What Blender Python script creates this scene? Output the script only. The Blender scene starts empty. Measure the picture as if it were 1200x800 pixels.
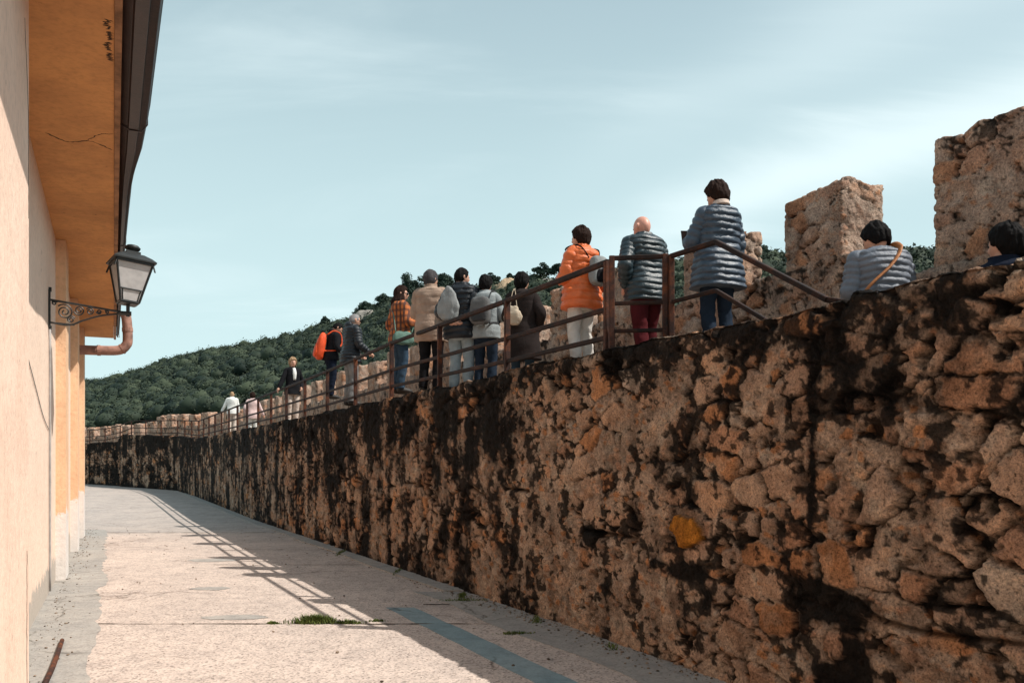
import bpy, math, random
import numpy as np
from mathutils import Vector, Matrix

R = math.radians
random.seed(7)
RNG = np.random.default_rng(11)
SC = bpy.context.scene
COL = SC.collection

# ------------------------------------------------------------------ camera, sky, sun, exposure
CAMZ = 1.6
cam_d = bpy.data.cameras.new('camera')
cam = bpy.data.objects.new('camera', cam_d)
COL.objects.link(cam)
cam.location = (0, 0, CAMZ)
cam.rotation_euler = (R(90), 0, 0)
cam_d.sensor_width = 36
cam_d.lens = 30
cam_d.shift_y = 140 / 1200
cam_d.clip_start = 0.1
cam_d.clip_end = 8000
SC.camera = cam

SUN_EL = 53.0
SUN_ROT = 101.0          # clockwise from +Y, so the sun stands to the right of the picture
world = bpy.data.worlds.new('World')
SC.world = world
world.use_nodes = True
wn, wl = world.node_tree.nodes, world.node_tree.links
wn.clear()
w_out = wn.new('ShaderNodeOutputWorld')
w_bg = wn.new('ShaderNodeBackground')
w_bg.inputs['Strength'].default_value = 0.085
sky = wn.new('ShaderNodeTexSky')
sky.sky_type = 'NISHITA'
sky.sun_disc = False
sky.sun_elevation = R(SUN_EL)
sky.sun_rotation = R(SUN_ROT)
sky.air_density = 1.0
sky.dust_density = 1.6
sky.ozone_density = 1.2
# thin high cloud: noise over the sky direction projected on a flat ceiling
tc = wn.new('ShaderNodeTexCoord')
sep = wn.new('ShaderNodeSeparateXYZ')
wl.new(tc.outputs['Generated'], sep.inputs[0])
addz = wn.new('ShaderNodeMath'); addz.operation = 'ADD'; addz.inputs[1].default_value = 0.22
mxz = wn.new('ShaderNodeMath'); mxz.operation = 'MAXIMUM'; mxz.inputs[1].default_value = 0.0
wl.new(sep.outputs['Z'], mxz.inputs[0]); wl.new(mxz.outputs[0], addz.inputs[0])
dvx = wn.new('ShaderNodeMath'); dvx.operation = 'DIVIDE'
dvy = wn.new('ShaderNodeMath'); dvy.operation = 'DIVIDE'
wl.new(sep.outputs['X'], dvx.inputs[0]); wl.new(addz.outputs[0], dvx.inputs[1])
wl.new(sep.outputs['Y'], dvy.inputs[0]); wl.new(addz.outputs[0], dvy.inputs[1])
cmb = wn.new('ShaderNodeCombineXYZ')
wl.new(dvx.outputs[0], cmb.inputs[0]); wl.new(dvy.outputs[0], cmb.inputs[1])
def wmath(op, a, b=0.0, c=None):
    n = wn.new('ShaderNodeMath'); n.operation = op
    for k, v in enumerate((a, b, c)):
        if v is None: continue
        if isinstance(v, (int, float)): n.inputs[k].default_value = v
        else: wl.new(v, n.inputs[k])
    return n.outputs[0]


def wrange(v, a, b, c, d):
    n = wn.new('ShaderNodeMapRange'); n.interpolation_type = 'SMOOTHSTEP'
    for k, x in zip(('From Min', 'From Max', 'To Min', 'To Max'), (a, b, c, d)): n.inputs[k].default_value = x
    wl.new(v, n.inputs['Value'])
    return n.outputs[0]


mpg = wn.new('ShaderNodeMapping')
mpg.inputs['Rotation'].default_value = (0, 0, R(57))
mpg.inputs['Scale'].default_value = (0.55, 1.9, 1)
mpg.inputs['Location'].default_value = (0.35, 0.1, 0)
wl.new(cmb.outputs[0], mpg.inputs[0])
cn = wn.new('ShaderNodeTexNoise')
cn.inputs['Scale'].default_value = 1.25
cn.inputs['Detail'].default_value = 7
cn.inputs['Roughness'].default_value = 0.55
cn.inputs['Distortion'].default_value = 0.7
wl.new(mpg.outputs[0], cn.inputs['Vector'])
# wisps everywhere, and one broad streak of cirrus running across the right of the sky
across = wmath('ADD', dvx.outputs[0], dvy.outputs[0])
wob = wmath('MULTIPLY_ADD', cn.outputs['Fac'], 0.75, -0.375)
dist = wmath('ADD', wmath('SUBTRACT', across, 2.30), wob)
band = wmath('POWER', 2.718, wmath('MULTIPLY', wmath('MULTIPLY', dist, dist), -26.0))
dist2 = wmath('ADD', wmath('SUBTRACT', across, 1.80), wob)
band2 = wmath('MULTIPLY', wmath('POWER', 2.718, wmath('MULTIPLY', wmath('MULTIPLY', dist2, dist2), -38.0)), 0.45)
band = wmath('MULTIPLY', wmath('ADD', band, band2), wrange(dvx.outputs[0], -0.05, 0.60, 0.0, 0.56))
wisp = wrange(cn.outputs['Fac'], 0.48, 0.84, 0.0, 0.32)
cloudf = wmath('MINIMUM', wmath('ADD', band, wisp), 0.92)
veil = wn.new('ShaderNodeMixRGB')          # thin even milky veil
wl.new(wrange(sep.outputs['Z'], 0.0, 0.75, 0.95, 0.36), veil.inputs['Fac'])
veil.inputs['Color2'].default_value = (7.9, 10.4, 10.6, 1)
wl.new(sky.outputs[0], veil.inputs['Color1'])
cmix = wn.new('ShaderNodeMixRGB')
cmix.inputs['Color2'].default_value = (11.6, 13.2, 13.4, 1)
wl.new(cloudf, cmix.inputs['Fac'])
wl.new(veil.outputs[0], cmix.inputs['Color1'])
wl.new(cmix.outputs[0], w_bg.inputs['Color'])
wl.new(w_bg.outputs[0], w_out.inputs['Surface'])

sun_d = bpy.data.lights.new('sun', 'SUN')
sun_d.energy = 5.0
sun_d.angle = R(0.53)
sun_d.color = (1.0, 0.94, 0.86)
sun = bpy.data.objects.new('sun', sun_d)
COL.objects.link(sun)
sd = Vector((math.cos(R(SUN_EL)) * math.sin(R(SUN_ROT)), math.cos(R(SUN_EL)) * math.cos(R(SUN_ROT)), math.sin(R(SUN_EL))))
sun.rotation_euler = sd.to_track_quat('Z', 'Y').to_euler()
sun.location = (20, 0, 30)

vs = SC.view_settings
vs.view_transform = 'Standard'
vs.look = 'None'
vs.gamma = 1
vs.exposure = 0.1
vs.use_curve_mapping = False
SC.cycles.max_bounces = 6
SC.cycles.use_denoising = True


# ------------------------------------------------------------------ numeric helpers
def h01(*a):
    """integer lattice hash -> [0,1)"""
    with np.errstate(over='ignore'):
        h = np.zeros(np.broadcast(*a).shape, dtype=np.uint32) + np.uint32(374761393)
        for k, v in enumerate(a):
            v = np.asarray(v).astype(np.int64).astype(np.uint32)
            h = (h ^ (v * np.uint32([2654435761, 2246822519, 3266489917, 668265263][k % 4]))) * np.uint32(1274126177)
            h ^= h >> np.uint32(15)
        h *= np.uint32(2246822519)
        h ^= h >> np.uint32(13)
        h *= np.uint32(3266489917)
        h ^= h >> np.uint32(16)
    return h.astype(np.float64) / 4294967296.0


def vnoise(P, seed=0):
    """value noise on (N,2) or (N,3) arrays, 0..1"""
    P = np.asarray(P, float)
    i = np.floor(P).astype(np.int64)
    f = P - i
    f = f * f * (3 - 2 * f)
    out = 0
    d = P.shape[1]
    for c in range(1 << d):
        w = 1.0
        idx = []
        for k in range(d):
            b = (c >> k) & 1
            w = w * (f[:, k] if b else 1 - f[:, k])
            idx.append(i[:, k] + b)
        out = out + w * h01(*idx, np.int64(seed))
    return out


def fbm(P, octv=4, seed=0, gain=0.5):
    a, s, t = 1.0, 0.0, 0.0
    P = np.asarray(P, float)
    for o in range(octv):
        s = s + a * vnoise(P * (2.03 ** o) + o * 17.3, seed + o * 13)
        t += a
        a *= gain
    return s / t


def sstep(a, b, x):
    t = np.clip((x - a) / (b - a), 0, 1)
    return t * t * (3 - 2 * t)


class MB:
    """collects geometry, builds it as ONE mesh object"""
    def __init__(self):
        self.v, self.f, self.c, self.n = [], [], [], 0

    def add(self, V, F, col=None):
        V = np.asarray(V, float).reshape(-1, 3)
        self.v.append(V)
        n = self.n
        for f in F:
            self.f.append([int(i) + n for i in f])
        self.n += len(V)
        if col is not None:
            self.c.append(np.broadcast_to(np.asarray(col, float), (len(V), 3)))
        return self

    def box(self, c, s, rot=None):
        x, y, z = [k / 2 for k in s]
        V = np.array([(-x, -y, -z), (x, -y, -z), (x, y, -z), (-x, y, -z), (-x, -y, z), (x, -y, z), (x, y, z), (-x, y, z)])
        if rot is not None:
            V = V @ np.array(rot.to_3x3() if hasattr(rot, 'to_3x3') else rot).T
        return self.add(V + np.array(c), [(3, 2, 1, 0), (4, 5, 6, 7), (0, 1, 5, 4), (1, 2, 6, 5), (2, 3, 7, 6), (3, 0, 4, 7)])

    def beam(self, p0, p1, w, h, up=(0, 0, 1), bev=0.15):
        """a bar of w x h with eased corners from p0 to p1"""
        p0, p1 = Vector(p0), Vector(p1)
        d = (p1 - p0).normalized()
        up = Vector(up)
        if abs(d.dot(up)) > 0.98:
            up = Vector((0.43, -0.9, 0))
        a = d.cross(up).normalized()
        b = a.cross(d).normalized()
        e = min(w, h) * bev
        prof = [(-w/2+e, -h/2), (w/2-e, -h/2), (w/2, -h/2+e), (w/2, h/2-e), (w/2-e, h/2), (-w/2+e, h/2), (-w/2, h/2-e), (-w/2, -h/2+e)]
        V = [p0 + a * x + b * y for x, y in prof] + [p1 + a * x + b * y for x, y in prof]
        F = [(i, (i + 1) % 8, 8 + (i + 1) % 8, 8 + i) for i in range(8)] + [tuple(range(7, -1, -1)), tuple(range(8, 16))]
        return self.add([tuple(v) for v in V], F)

    def tube(self, pts, rad, n=8, flat=None):
        V, F = tube(pts, rad, n, flat)
        return self.add(V, F)

    def build(self, name, mat, parent=None, smooth=False):
        V = np.concatenate(self.v) if self.v else np.zeros((0, 3))
        me = bpy.data.meshes.new(name)
        me.from_pydata(V.tolist(), [], self.f)
        if self.c:
            add_col(me, np.concatenate(self.c))
        return link(name, me, mat, parent, smooth)


def add_col(me, C):
    at = me.color_attributes.new('Col', 'FLOAT_COLOR', 'POINT')
    C4 = np.ones((len(C), 4), dtype=np.float32)
    C4[:, :3] = C
    at.data.foreach_set('color', C4.ravel())


def link(name, me, mat, parent=None, smooth=False):
    if mat is not None:
        me.materials.append(mat)
    if smooth:
        me.polygons.foreach_set('use_smooth', np.ones(len(me.polygons), dtype=bool))
    me.update()
    o = bpy.data.objects.new(name, me)
    COL.objects.link(o)
    if parent is not None:
        o.parent = parent
    return o


def grid_mesh(name, V, nu, nv, mat, parent=None, col=None, smooth=True, closed_u=False):
    """V is (nu*nv,3) with v fastest"""
    a = np.arange(nu if closed_u else nu - 1)[:, None]
    b = np.arange(nv - 1)[None, :]
    a2 = (a + 1) % nu
    F = np.stack([a * nv + b, a2 * nv + b, a2 * nv + b + 1, a * nv + b + 1], -1).reshape(-1, 4)
    me = quad_mesh(name, V, F)
    if col is not None:
        add_col(me, col)
    return link(name, me, mat, parent, smooth)


def quad_mesh(name, V, F):
    me = bpy.data.meshes.new(name)
    me.vertices.add(len(V))
    me.vertices.foreach_set('co', np.asarray(V, dtype=np.float32).ravel())
    k = F.shape[1]
    me.loops.add(F.size)
    me.loops.foreach_set('vertex_index', np.asarray(F, dtype=np.int32).ravel())
    me.polygons.add(len(F))
    me.polygons.foreach_set('loop_start', np.arange(0, F.size, k, dtype=np.int32))
    me.update(calc_edges=True)
    me.validate()
    return me


def catmull(P, n):
    P = np.asarray(P, float)
    if len(P) < 3:
        t = np.linspace(0, 1, n)[:, None]
        return P[0] * (1 - t) + P[-1] * t
    Q = np.vstack([2 * P[0] - P[1], P, 2 * P[-1] - P[-2]])
    u = np.linspace(0, len(P) - 1, n)
    i = np.minimum(u.astype(int), len(P) - 2)
    t = (u - i)[:, None]
    p0, p1, p2, p3 = Q[i], Q[i + 1], Q[i + 2], Q[i + 3]
    return 0.5 * (2 * p1 + (p2 - p0) * t + (2 * p0 - 5 * p1 + 4 * p2 - p3) * t ** 2 + (3 * p1 - p0 - 3 * p2 + p3) * t ** 3)


def tube(pts, rad, n=8, flat=None, cap=True):
    """tube along a polyline; rad scalar or per point; flat = (sx, sy) squeeze of the section"""
    P = np.asarray(pts, float)
    m = len(P)
    r = np.broadcast_to(np.asarray(rad, float), (m,))
    T = np.gradient(P, axis=0)
    T /= np.linalg.norm(T, axis=1)[:, None] + 1e-12
    ref = np.array([0.0, 1.0, 0.0]) if abs(T[0][1]) < 0.9 else np.array([1.0, 0, 0])
    A = np.zeros_like(P)
    a = ref - T[0] * ref.dot(T[0])
    a /= np.linalg.norm(a)
    for i in range(m):
        a = a - T[i] * a.dot(T[i])
        a /= np.linalg.norm(a) + 1e-12
        A[i] = a
    B = np.cross(T, A)
    th = np.arange(n) / n * 2 * np.pi
    sx, sy = flat if flat else (1, 1)
    V = P[:, None, :] + r[:, None, None] * (np.cos(th)[None, :, None] * A[:, None, :] * sx + np.sin(th)[None, :, None] * B[:, None, :] * sy)
    V = V.reshape(-1, 3)
    F = [(i * n + j, i * n + (j + 1) % n, (i + 1) * n + (j + 1) % n, (i + 1) * n + j) for i in range(m - 1) for j in range(n)]
    if cap:
        V = np.vstack([V, P[0], P[-1]])
        F += [((j + 1) % n, j, m * n) for j in range(n)] + [((m - 1) * n + j, (m - 1) * n + (j + 1) % n, m * n + 1) for j in range(n)]
    return V, F


def tag(o, label=None, cat=None, group=None, kind=None):
    if label: o['label'] = label
    if cat: o['category'] = cat
    if group: o['group'] = group
    if kind: o['kind'] = kind
    return o


def empty(name, loc=(0, 0, 0), rz=0.0):
    o = bpy.data.objects.new(name, None)
    o.empty_display_size = 0.2
    o.location = loc
    o.rotation_euler = (0, 0, rz)
    COL.objects.link(o)
    return o


# ------------------------------------------------------------------ materials
def new_mat(name):
    m = bpy.data.materials.new(name)
    m.use_nodes = True
    nt = m.node_tree
    nt.nodes.clear()
    out = nt.nodes.new('ShaderNodeOutputMaterial')
    b = nt.nodes.new('ShaderNodeBsdfPrincipled')
    nt.links.new(b.outputs[0], out.inputs[0])
    return m, nt, b


def noise_node(nt, scale, detail=4, rough=0.55, vec=None, coord='Object', dist=0.0):
    if vec is None:
        t = nt.nodes.new('ShaderNodeTexCoord')
        vec = t.outputs[coord]
    n = nt.nodes.new('ShaderNodeTexNoise')
    n.inputs['Scale'].default_value = scale
    n.inputs['Detail'].default_value = detail
    n.inputs['Roughness'].default_value = rough
    n.inputs['Distortion'].default_value = dist
    nt.links.new(vec, n.inputs['Vector'])
    return n


def ramp_node(nt, fac, stops):
    r = nt.nodes.new('ShaderNodeValToRGB')
    el = r.color_ramp.elements
    while len(el) < len(stops):
        el.new(0.5)
    for e, (p, c) in zip(el, stops):
        e.position = p
        e.color = (*c, 1) if len(c) == 3 else c
    nt.links.new(fac, r.inputs[0])
    return r


def bump_node(nt, b, height, dist, strength=1.0, prev=None):
    bn = nt.nodes.new('ShaderNodeBump')
    bn.inputs['Distance'].default_value = dist
    bn.inputs['Strength'].default_value = strength
    nt.links.new(height, bn.inputs['Height'])
    if prev is not None:
        nt.links.new(prev.outputs[0], bn.inputs['Normal'])
    nt.links.new(bn.outputs[0], b.inputs['Normal'])
    return bn


def mix_node(nt, fac, a, c, mode='MIX'):
    m = nt.nodes.new('ShaderNodeMixRGB')
    m.blend_type = mode
    for k, v in ((0, fac), (1, a), (2, c)):
        if isinstance(v, (int, float)):
            m.inputs[k].default_value = v
        elif isinstance(v, tuple):
            m.inputs[k].default_value = (*v, 1) if len(v) == 3 else v
        else:
            nt.links.new(v, m.inputs[k])
    return m


def math_node(nt, op, a, c=0.0, d=None):
    m = nt.nodes.new('ShaderNodeMath')
    m.operation = op
    for k, v in enumerate((a, c, d)):
        if v is None: continue
        if isinstance(v, (int, float)):
            m.inputs[k].default_value = v
        else:
            nt.links.new(v, m.inputs[k])
    return m


def simple(name, col, rough=0.7, var=0.25, scale=30, bump=0.0, bscale=None, spec=0.3, metal=0.0, sheen=0.0):
    m, nt, b = new_mat(name)
    n = noise_node(nt, scale, 4)
    lo = tuple(c * (1 - var) for c in col)
    hi = tuple(min(1, c * (1 + var)) for c in col)
    r = ramp_node(nt, n.outputs['Fac'], [(0.3, lo), (0.7, hi)])
    nt.links.new(r.outputs[0], b.inputs['Base Color'])
    b.inputs['Roughness'].default_value = rough
    b.inputs['Specular IOR Level'].default_value = spec
    b.inputs['Metallic'].default_value = metal
    if sheen:
        b.inputs['Sheen Weight'].default_value = sheen
    if bump:
        n2 = noise_node(nt, bscale or scale * 3, 5)
        bump_node(nt, b, n2.outputs['Fac'], bump)
    return m


def fabric(name, col, rough=0.9, var=0.15, sheen=0.0, spec=0.06):
    m, nt, b = new_mat(name)
    n = noise_node(nt, 9, 3)
    r = ramp_node(nt, n.outputs['Fac'], [(0.3, tuple(c * (1 - var) for c in col)), (0.7, tuple(min(1, c * (1 + var)) for c in col))])
    nt.links.new(r.outputs[0], b.inputs['Base Color'])
    b.inputs['Roughness'].default_value = rough
    b.inputs['Specular IOR Level'].default_value = spec
    b.inputs['Sheen Weight'].default_value = sheen
    w = noise_node(nt, 260, 2)
    b1 = bump_node(nt, b, w.outputs['Fac'], 0.0015)
    w2 = noise_node(nt, 26, 3, dist=1.2)
    bump_node(nt, b, w2.outputs['Fac'], 0.006, 1.0, b1)
    return m


def stone_mat():
    m, nt, b = new_mat('rubble_stone')
    a = nt.nodes.new('ShaderNodeVertexColor')
    a.layer_name = 'Col'
    n1 = noise_node(nt, 55, 6, 0.7)
    n2 = noise_node(nt, 9, 5, 0.6)
    v1 = ramp_node(nt, n1.outputs['Fac'], [(0.30, (0.30, 0.28, 0.27)), (0.46, (0.9, 0.9, 0.9)), (0.72, (1.55, 1.50, 1.44))])
    v2 = ramp_node(nt, n2.outputs['Fac'], [(0.3, (0.72, 0.7, 0.68)), (0.7, (1.18, 1.16, 1.12))])
    m1 = mix_node(nt, 1.0, a.outputs[0], v1.outputs[0], 'MULTIPLY')
    m2 = mix_node(nt, 1.0, m1.outputs[0], v2.outputs[0], 'MULTIPLY')
    # pits
    n3 = noise_node(nt, 34, 3, 0.5)
    pit = ramp_node(nt, n3.outputs['Fac'], [(0.66, (1, 1, 1)), (0.73, (0.38, 0.36, 0.34))])
    m3 = mix_node(nt, 1.0, m2.outputs[0], pit.outputs[0], 'MULTIPLY')
    n5 = noise_node(nt, 130, 4, 0.65)
    spk = ramp_node(nt, n5.outputs['Fac'], [(0.30, (0.35, 0.33, 0.32)), (0.45, (1, 1, 1)), (0.70, (1.25, 1.22, 1.18))])
    n6 = noise_node(nt, 3.2, 5, 0.65)
    big = ramp_node(nt, n6.outputs['Fac'], [(0.36, (0.66, 0.64, 0.64)), (0.55, (1.05, 1.05, 1.05)), (0.72, (1.30, 1.24, 1.16))])
    m4 = mix_node(nt, 1.0, m3.outputs[0], spk.outputs[0], 'MULTIPLY')
    m5 = mix_node(nt, 1.0, m4.outputs[0], big.outputs[0], 'MULTIPLY')
    nt.links.new(m5.outputs[0], b.inputs['Base Color'])
    b.inputs['Roughness'].default_value = 0.93
    b.inputs['Specular IOR Level'].default_value = 0.12
    b1 = bump_node(nt, b, n1.outputs['Fac'], 0.024)
    b2 = bump_node(nt, b, n2.outputs['Fac'], 0.03, 0.8, b1)
    bump_node(nt, b, pit.outputs[0], 0.01, 1.0, b2)
    return m


M = {}
M['stone'] = stone_mat()


def plaster(name, base, stain, lower=None, lower_h=0.5, ledge=0.25, dirt=0.5):
    """painted render: blotchy, streaked by rain; 'lower' is the colour of the bare or whitewashed foot"""
    m, nt, b = new_mat(name)
    g = nt.nodes.new('ShaderNodeNewGeometry')
    pos = g.outputs['Position']
    n1 = noise_node(nt, 1.3, 6, 0.6, pos)
    n2 = noise_node(nt, 16, 6, 0.65, pos)
    mp = nt.nodes.new('ShaderNodeMapping')
    mp.inputs['Scale'].default_value = (5, 5, 0.5)
    nt.links.new(pos, mp.inputs[0])
    n3 = noise_node(nt, 1.6, 5, 0.6, mp.outputs[0])
    c1 = mix_node(nt, ramp_node(nt, n1.outputs['Fac'], [(0.35, (0, 0, 0)), (0.75, (dirt,) * 3)]).outputs[0], base, stain)
    c2 = mix_node(nt, ramp_node(nt, n3.outputs['Fac'], [(0.5, (0, 0, 0)), (0.8, (dirt * 0.6,) * 3)]).outputs[0], c1.outputs[0], stain)
    sp = ramp_node(nt, n2.outputs['Fac'], [(0.25, (0.8, 0.8, 0.8)), (0.5, (1, 1, 1)), (0.8, (1.08, 1.08, 1.08))])
    c3 = mix_node(nt, 1.0, c2.outputs[0], sp.outputs[0], 'MULTIPLY')
    n4 = noise_node(nt, 7, 6, 0.7, pos)
    chip = ramp_node(nt, n4.outputs['Fac'], [(0.655, (0, 0, 0)), (0.675, (0.8, 0.8, 0.8))])
    gate = ramp_node(nt, n1.outputs['Fac'], [(0.48, (0, 0, 0)), (0.56, (1, 1, 1))])
    c3 = mix_node(nt, math_node(nt, 'MULTIPLY', chip.outputs[0], gate.outputs[0]).outputs[0], c3.outputs[0], tuple(c * 0.5 for c in stain))
    last = c3
    if lower is not None:
        s = nt.nodes.new('ShaderNodeSeparateXYZ')
        nt.links.new(pos, s.inputs[0])
        nz = noise_node(nt, 3.5, 6, 0.7, pos)
        hz = math_node(nt, 'MULTIPLY_ADD', nz.outputs['Fac'], -ledge * 4, lower_h + ledge * 2)
        dz = math_node(nt, 'SUBTRACT', hz.outputs[0], s.outputs['Z'])
        mr = nt.nodes.new('ShaderNodeMapRange')
        mr.inputs['From Min'].default_value = -0.02
        mr.inputs['From Max'].default_value = 0.03
        nt.links.new(dz.outputs[0], mr.inputs['Value'])
        lw = mix_node(nt, n2.outputs['Fac'], tuple(c * 0.8 for c in lower), tuple(min(1, c * 1.15) for c in lower))
        last = mix_node(nt, mr.outputs[0], c3.outputs[0], lw.outputs[0])
    nt.links.new(last.outputs[0], b.inputs['Base Color'])
    b.inputs['Roughness'].default_value = 0.9
    b.inputs['Specular IOR Level'].default_value = 0.15
    b1 = bump_node(nt, b, n2.outputs['Fac'], 0.008)
    bump_node(nt, b, n1.outputs['Fac'], 0.03, 0.6, b1)
    return m


def concrete(name, base, alt, speck=0.5, scale=1.0, patch=None, rough=0.9):
    """worn exposed aggregate concrete: blotches, pebbles, stains, hairline cracks"""
    m, nt, b = new_mat(name)
    g = nt.nodes.new('ShaderNodeNewGeometry')
    pos = g.outputs['Position']
    n1 = noise_node(nt, 0.7 * scale, 6, 0.62, pos)
    n2 = noise_node(nt, 5 * scale, 6, 0.7, pos)
    vo = nt.nodes.new('ShaderNodeTexVoronoi')
    vo.inputs['Scale'].default_value = 62 * scale
    nt.links.new(pos, vo.inputs['Vector'])
    vo2 = nt.nodes.new('ShaderNodeTexVoronoi')
    vo2.inputs['Scale'].default_value = 23 * scale
    nt.links.new(pos, vo2.inputs['Vector'])
    c1 = mix_node(nt, ramp_node(nt, n1.outputs['Fac'], [(0.35, (0, 0, 0)), (0.68, (1, 1, 1))]).outputs[0], base, alt)
    sp = ramp_node(nt, vo.outputs['Color'], [(0.12, (1 - speck,) * 3), (0.4, (1, 1, 1)), (0.85, (1 + speck * 0.35,) * 3)])
    c2 = mix_node(nt, 1.0, c1.outputs[0], sp.outputs[0], 'MULTIPLY')
    sp2 = ramp_node(nt, vo2.outputs['Distance'], [(0.10, (1 - speck * 0.75,) * 3), (0.24, (1, 1, 1))])
    thin = ramp_node(nt, vo2.outputs['Color'], [(0.55, (0, 0, 0)), (0.6, (1, 1, 1))])
    c2b = mix_node(nt, thin.outputs[0], (1, 1, 1), sp2.outputs[0])
    c3 = mix_node(nt, 1.0, c2.outputs[0], c2b.outputs[0], 'MULTIPLY')
    bl = ramp_node(nt, n2.outputs['Fac'], [(0.28, (0.74, 0.74, 0.75)), (0.55, (1, 1, 1)), (0.8, (1.06, 1.05, 1.03))])
    c4 = mix_node(nt, 1.0, c3.outputs[0], bl.outputs[0], 'MULTIPLY')
    # crack lines
    wn_ = noise_node(nt, 1.1, 4, 0.6, pos)
    wv = mix_node(nt, 0.28, pos, wn_.outputs['Color'], 'LINEAR_LIGHT')
    vc = nt.nodes.new('ShaderNodeTexVoronoi')
    vc.feature = 'DISTANCE_TO_EDGE'
    vc.inputs['Scale'].default_value = 0.36
    nt.links.new(wv.outputs[0], vc.inputs['Vector'])
    ck = ramp_node(nt, vc.outputs['Distance'], [(0.0, (0.42, 0.4, 0.38)), (0.006, (1, 1, 1))])
    gate = ramp_node(nt, n1.outputs['Fac'], [(0.45, (0, 0, 0)), (0.55, (1, 1, 1))])
    ck2 = mix_node(nt, gate.outputs[0], (1, 1, 1), ck.outputs[0])
    c5 = mix_node(nt, 1.0, c4.outputs[0], ck2.outputs[0], 'MULTIPLY')
    nt.links.new(c5.outputs[0], b.inputs['Base Color'])
    b.inputs['Roughness'].default_value = rough
    b.inputs['Specular IOR Level'].default_value = 0.2
    b1 = bump_node(nt, b, vo.outputs['Distance'], 0.004, speck)
    bump_node(nt, b, n2.outputs['Fac'], 0.02, 0.7, b1)
    return m


M['facade'] = plaster('pale_orange_render', (0.88, 0.69, 0.56), (0.74, 0.53, 0.41), (0.50, 0.44, 0.38), 0.30, 0.16, 0.45)
M['pilaster'] = plaster('pilaster_render', (0.84, 0.55, 0.35), (0.62, 0.36, 0.21), (0.74, 0.69, 0.65), 0.95, 0.36, 0.5)
M['pilaster_plain'] = plaster('near_pilaster_render', (0.89, 0.67, 0.54), (0.70, 0.46, 0.34), None, 0, 0, 0.5)
M['soffit'] = plaster('ochre_soffit_bounce_tint', (0.68, 0.33, 0.13), (0.40, 0.19, 0.085), None, 0, 0, 0.75)  # ochre, with the bounced light under the eave put into its saturation
M['gutter'] = simple('brown_gutter_metal', (0.026, 0.013, 0.011), 0.45, 0.35, 9, 0.002, 40, 0.4)
M['fascia'] = simple('weathered_fascia', (0.30, 0.15, 0.075), 0.8, 0.5, 5, 0.004, 30)
M['copper'] = simple('oxidised_copper_pipe', (0.30, 0.155, 0.115), 0.6, 0.45, 7, 0.002, 30, 0.4)
M['roof_tile'] = simple('clay_roof_tile', (0.30, 0.14, 0.08), 0.9, 0.3, 4, 0.02, 12)
M['crack'] = simple('dark_crack', (0.05, 0.03, 0.02), 0.95, 0.3, 20)
M['conduit'] = simple('grey_conduit', (0.35, 0.33, 0.32), 0.6, 0.2, 10)
M['pave'] = concrete('pink_aggregate_concrete', (0.55, 0.455, 0.395), (0.45, 0.375, 0.33), 0.5)
M['pave_far'] = concrete('grey_concrete', (0.47, 0.40, 0.355), (0.38, 0.335, 0.305), 0.4)
M['cement'] = concrete('smooth_grey_cement', (0.315, 0.30, 0.28), (0.38, 0.35, 0.315), 0.2)
M['channel'] = concrete('blue_grey_channel_cement', (0.21, 0.29, 0.31), (0.26, 0.32, 0.33), 0.12)
M['ground'] = simple('dusty_ground', (0.17, 0.13, 0.09), 0.95, 0.4, 0.8, 0.02, 20)
M['walk'] = concrete('walkway_stone_floor', (0.36, 0.28, 0.21), (0.28, 0.22, 0.17), 0.4)


def rusty(name, k=0.8):
    m, nt, b = new_mat(name)
    n = noise_node(nt, 5.0, 6, 0.7)
    n2 = noise_node(nt, 60, 4, 0.6)
    r = ramp_node(nt, n.outputs['Fac'], [(0.32, (0.020 * k, 0.013 * k, 0.013 * k)), (0.48, (0.06 * k, 0.024 * k, 0.016 * k)), (0.62, (0.19 * k, 0.058 * k, 0.022 * k)), (0.78, (0.26 * k, 0.085 * k, 0.033 * k))])
    v = ramp_node(nt, n2.outputs['Fac'], [(0.3, (0.6, 0.6, 0.6)), (0.7, (1.2, 1.2, 1.2))])
    c = mix_node(nt, 1.0, r.outputs[0], v.outputs[0], 'MULTIPLY')
    nt.links.new(c.outputs[0], b.inputs['Base Color'])
    b.inputs['Roughness'].default_value = 0.75
    b.inputs['Specular IOR Level'].default_value = 0.3
    bump_node(nt, b, n2.outputs['Fac'], 0.003)
    return m


M['rust'] = rusty('rusty_iron')
M['rust_shaded'] = rusty('shaded_rusty_iron', 0.24)  # same iron, with the rails' unlit alley side put into the colour
M['iron'] = simple('black_wrought_iron', (0.018, 0.02, 0.02), 0.5, 0.3, 30, 0.001, 80, 0.5)


def glass_mat():
    m, nt, b = new_mat('frosted_lantern_glass')
    n = noise_node(nt, 14, 4)
    r = ramp_node(nt, n.outputs['Fac'], [(0.3, (0.62, 0.60, 0.59)), (0.7, (0.78, 0.76, 0.75))])
    nt.links.new(r.outputs[0], b.inputs['Base Color'])
    b.inputs['Roughness'].default_value = 0.4
    b.inputs['Transmission Weight'].default_value = 0.35
    b.inputs['Subsurface Weight'].default_value = 0.0
    return m


M['glass'] = glass_mat()


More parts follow.
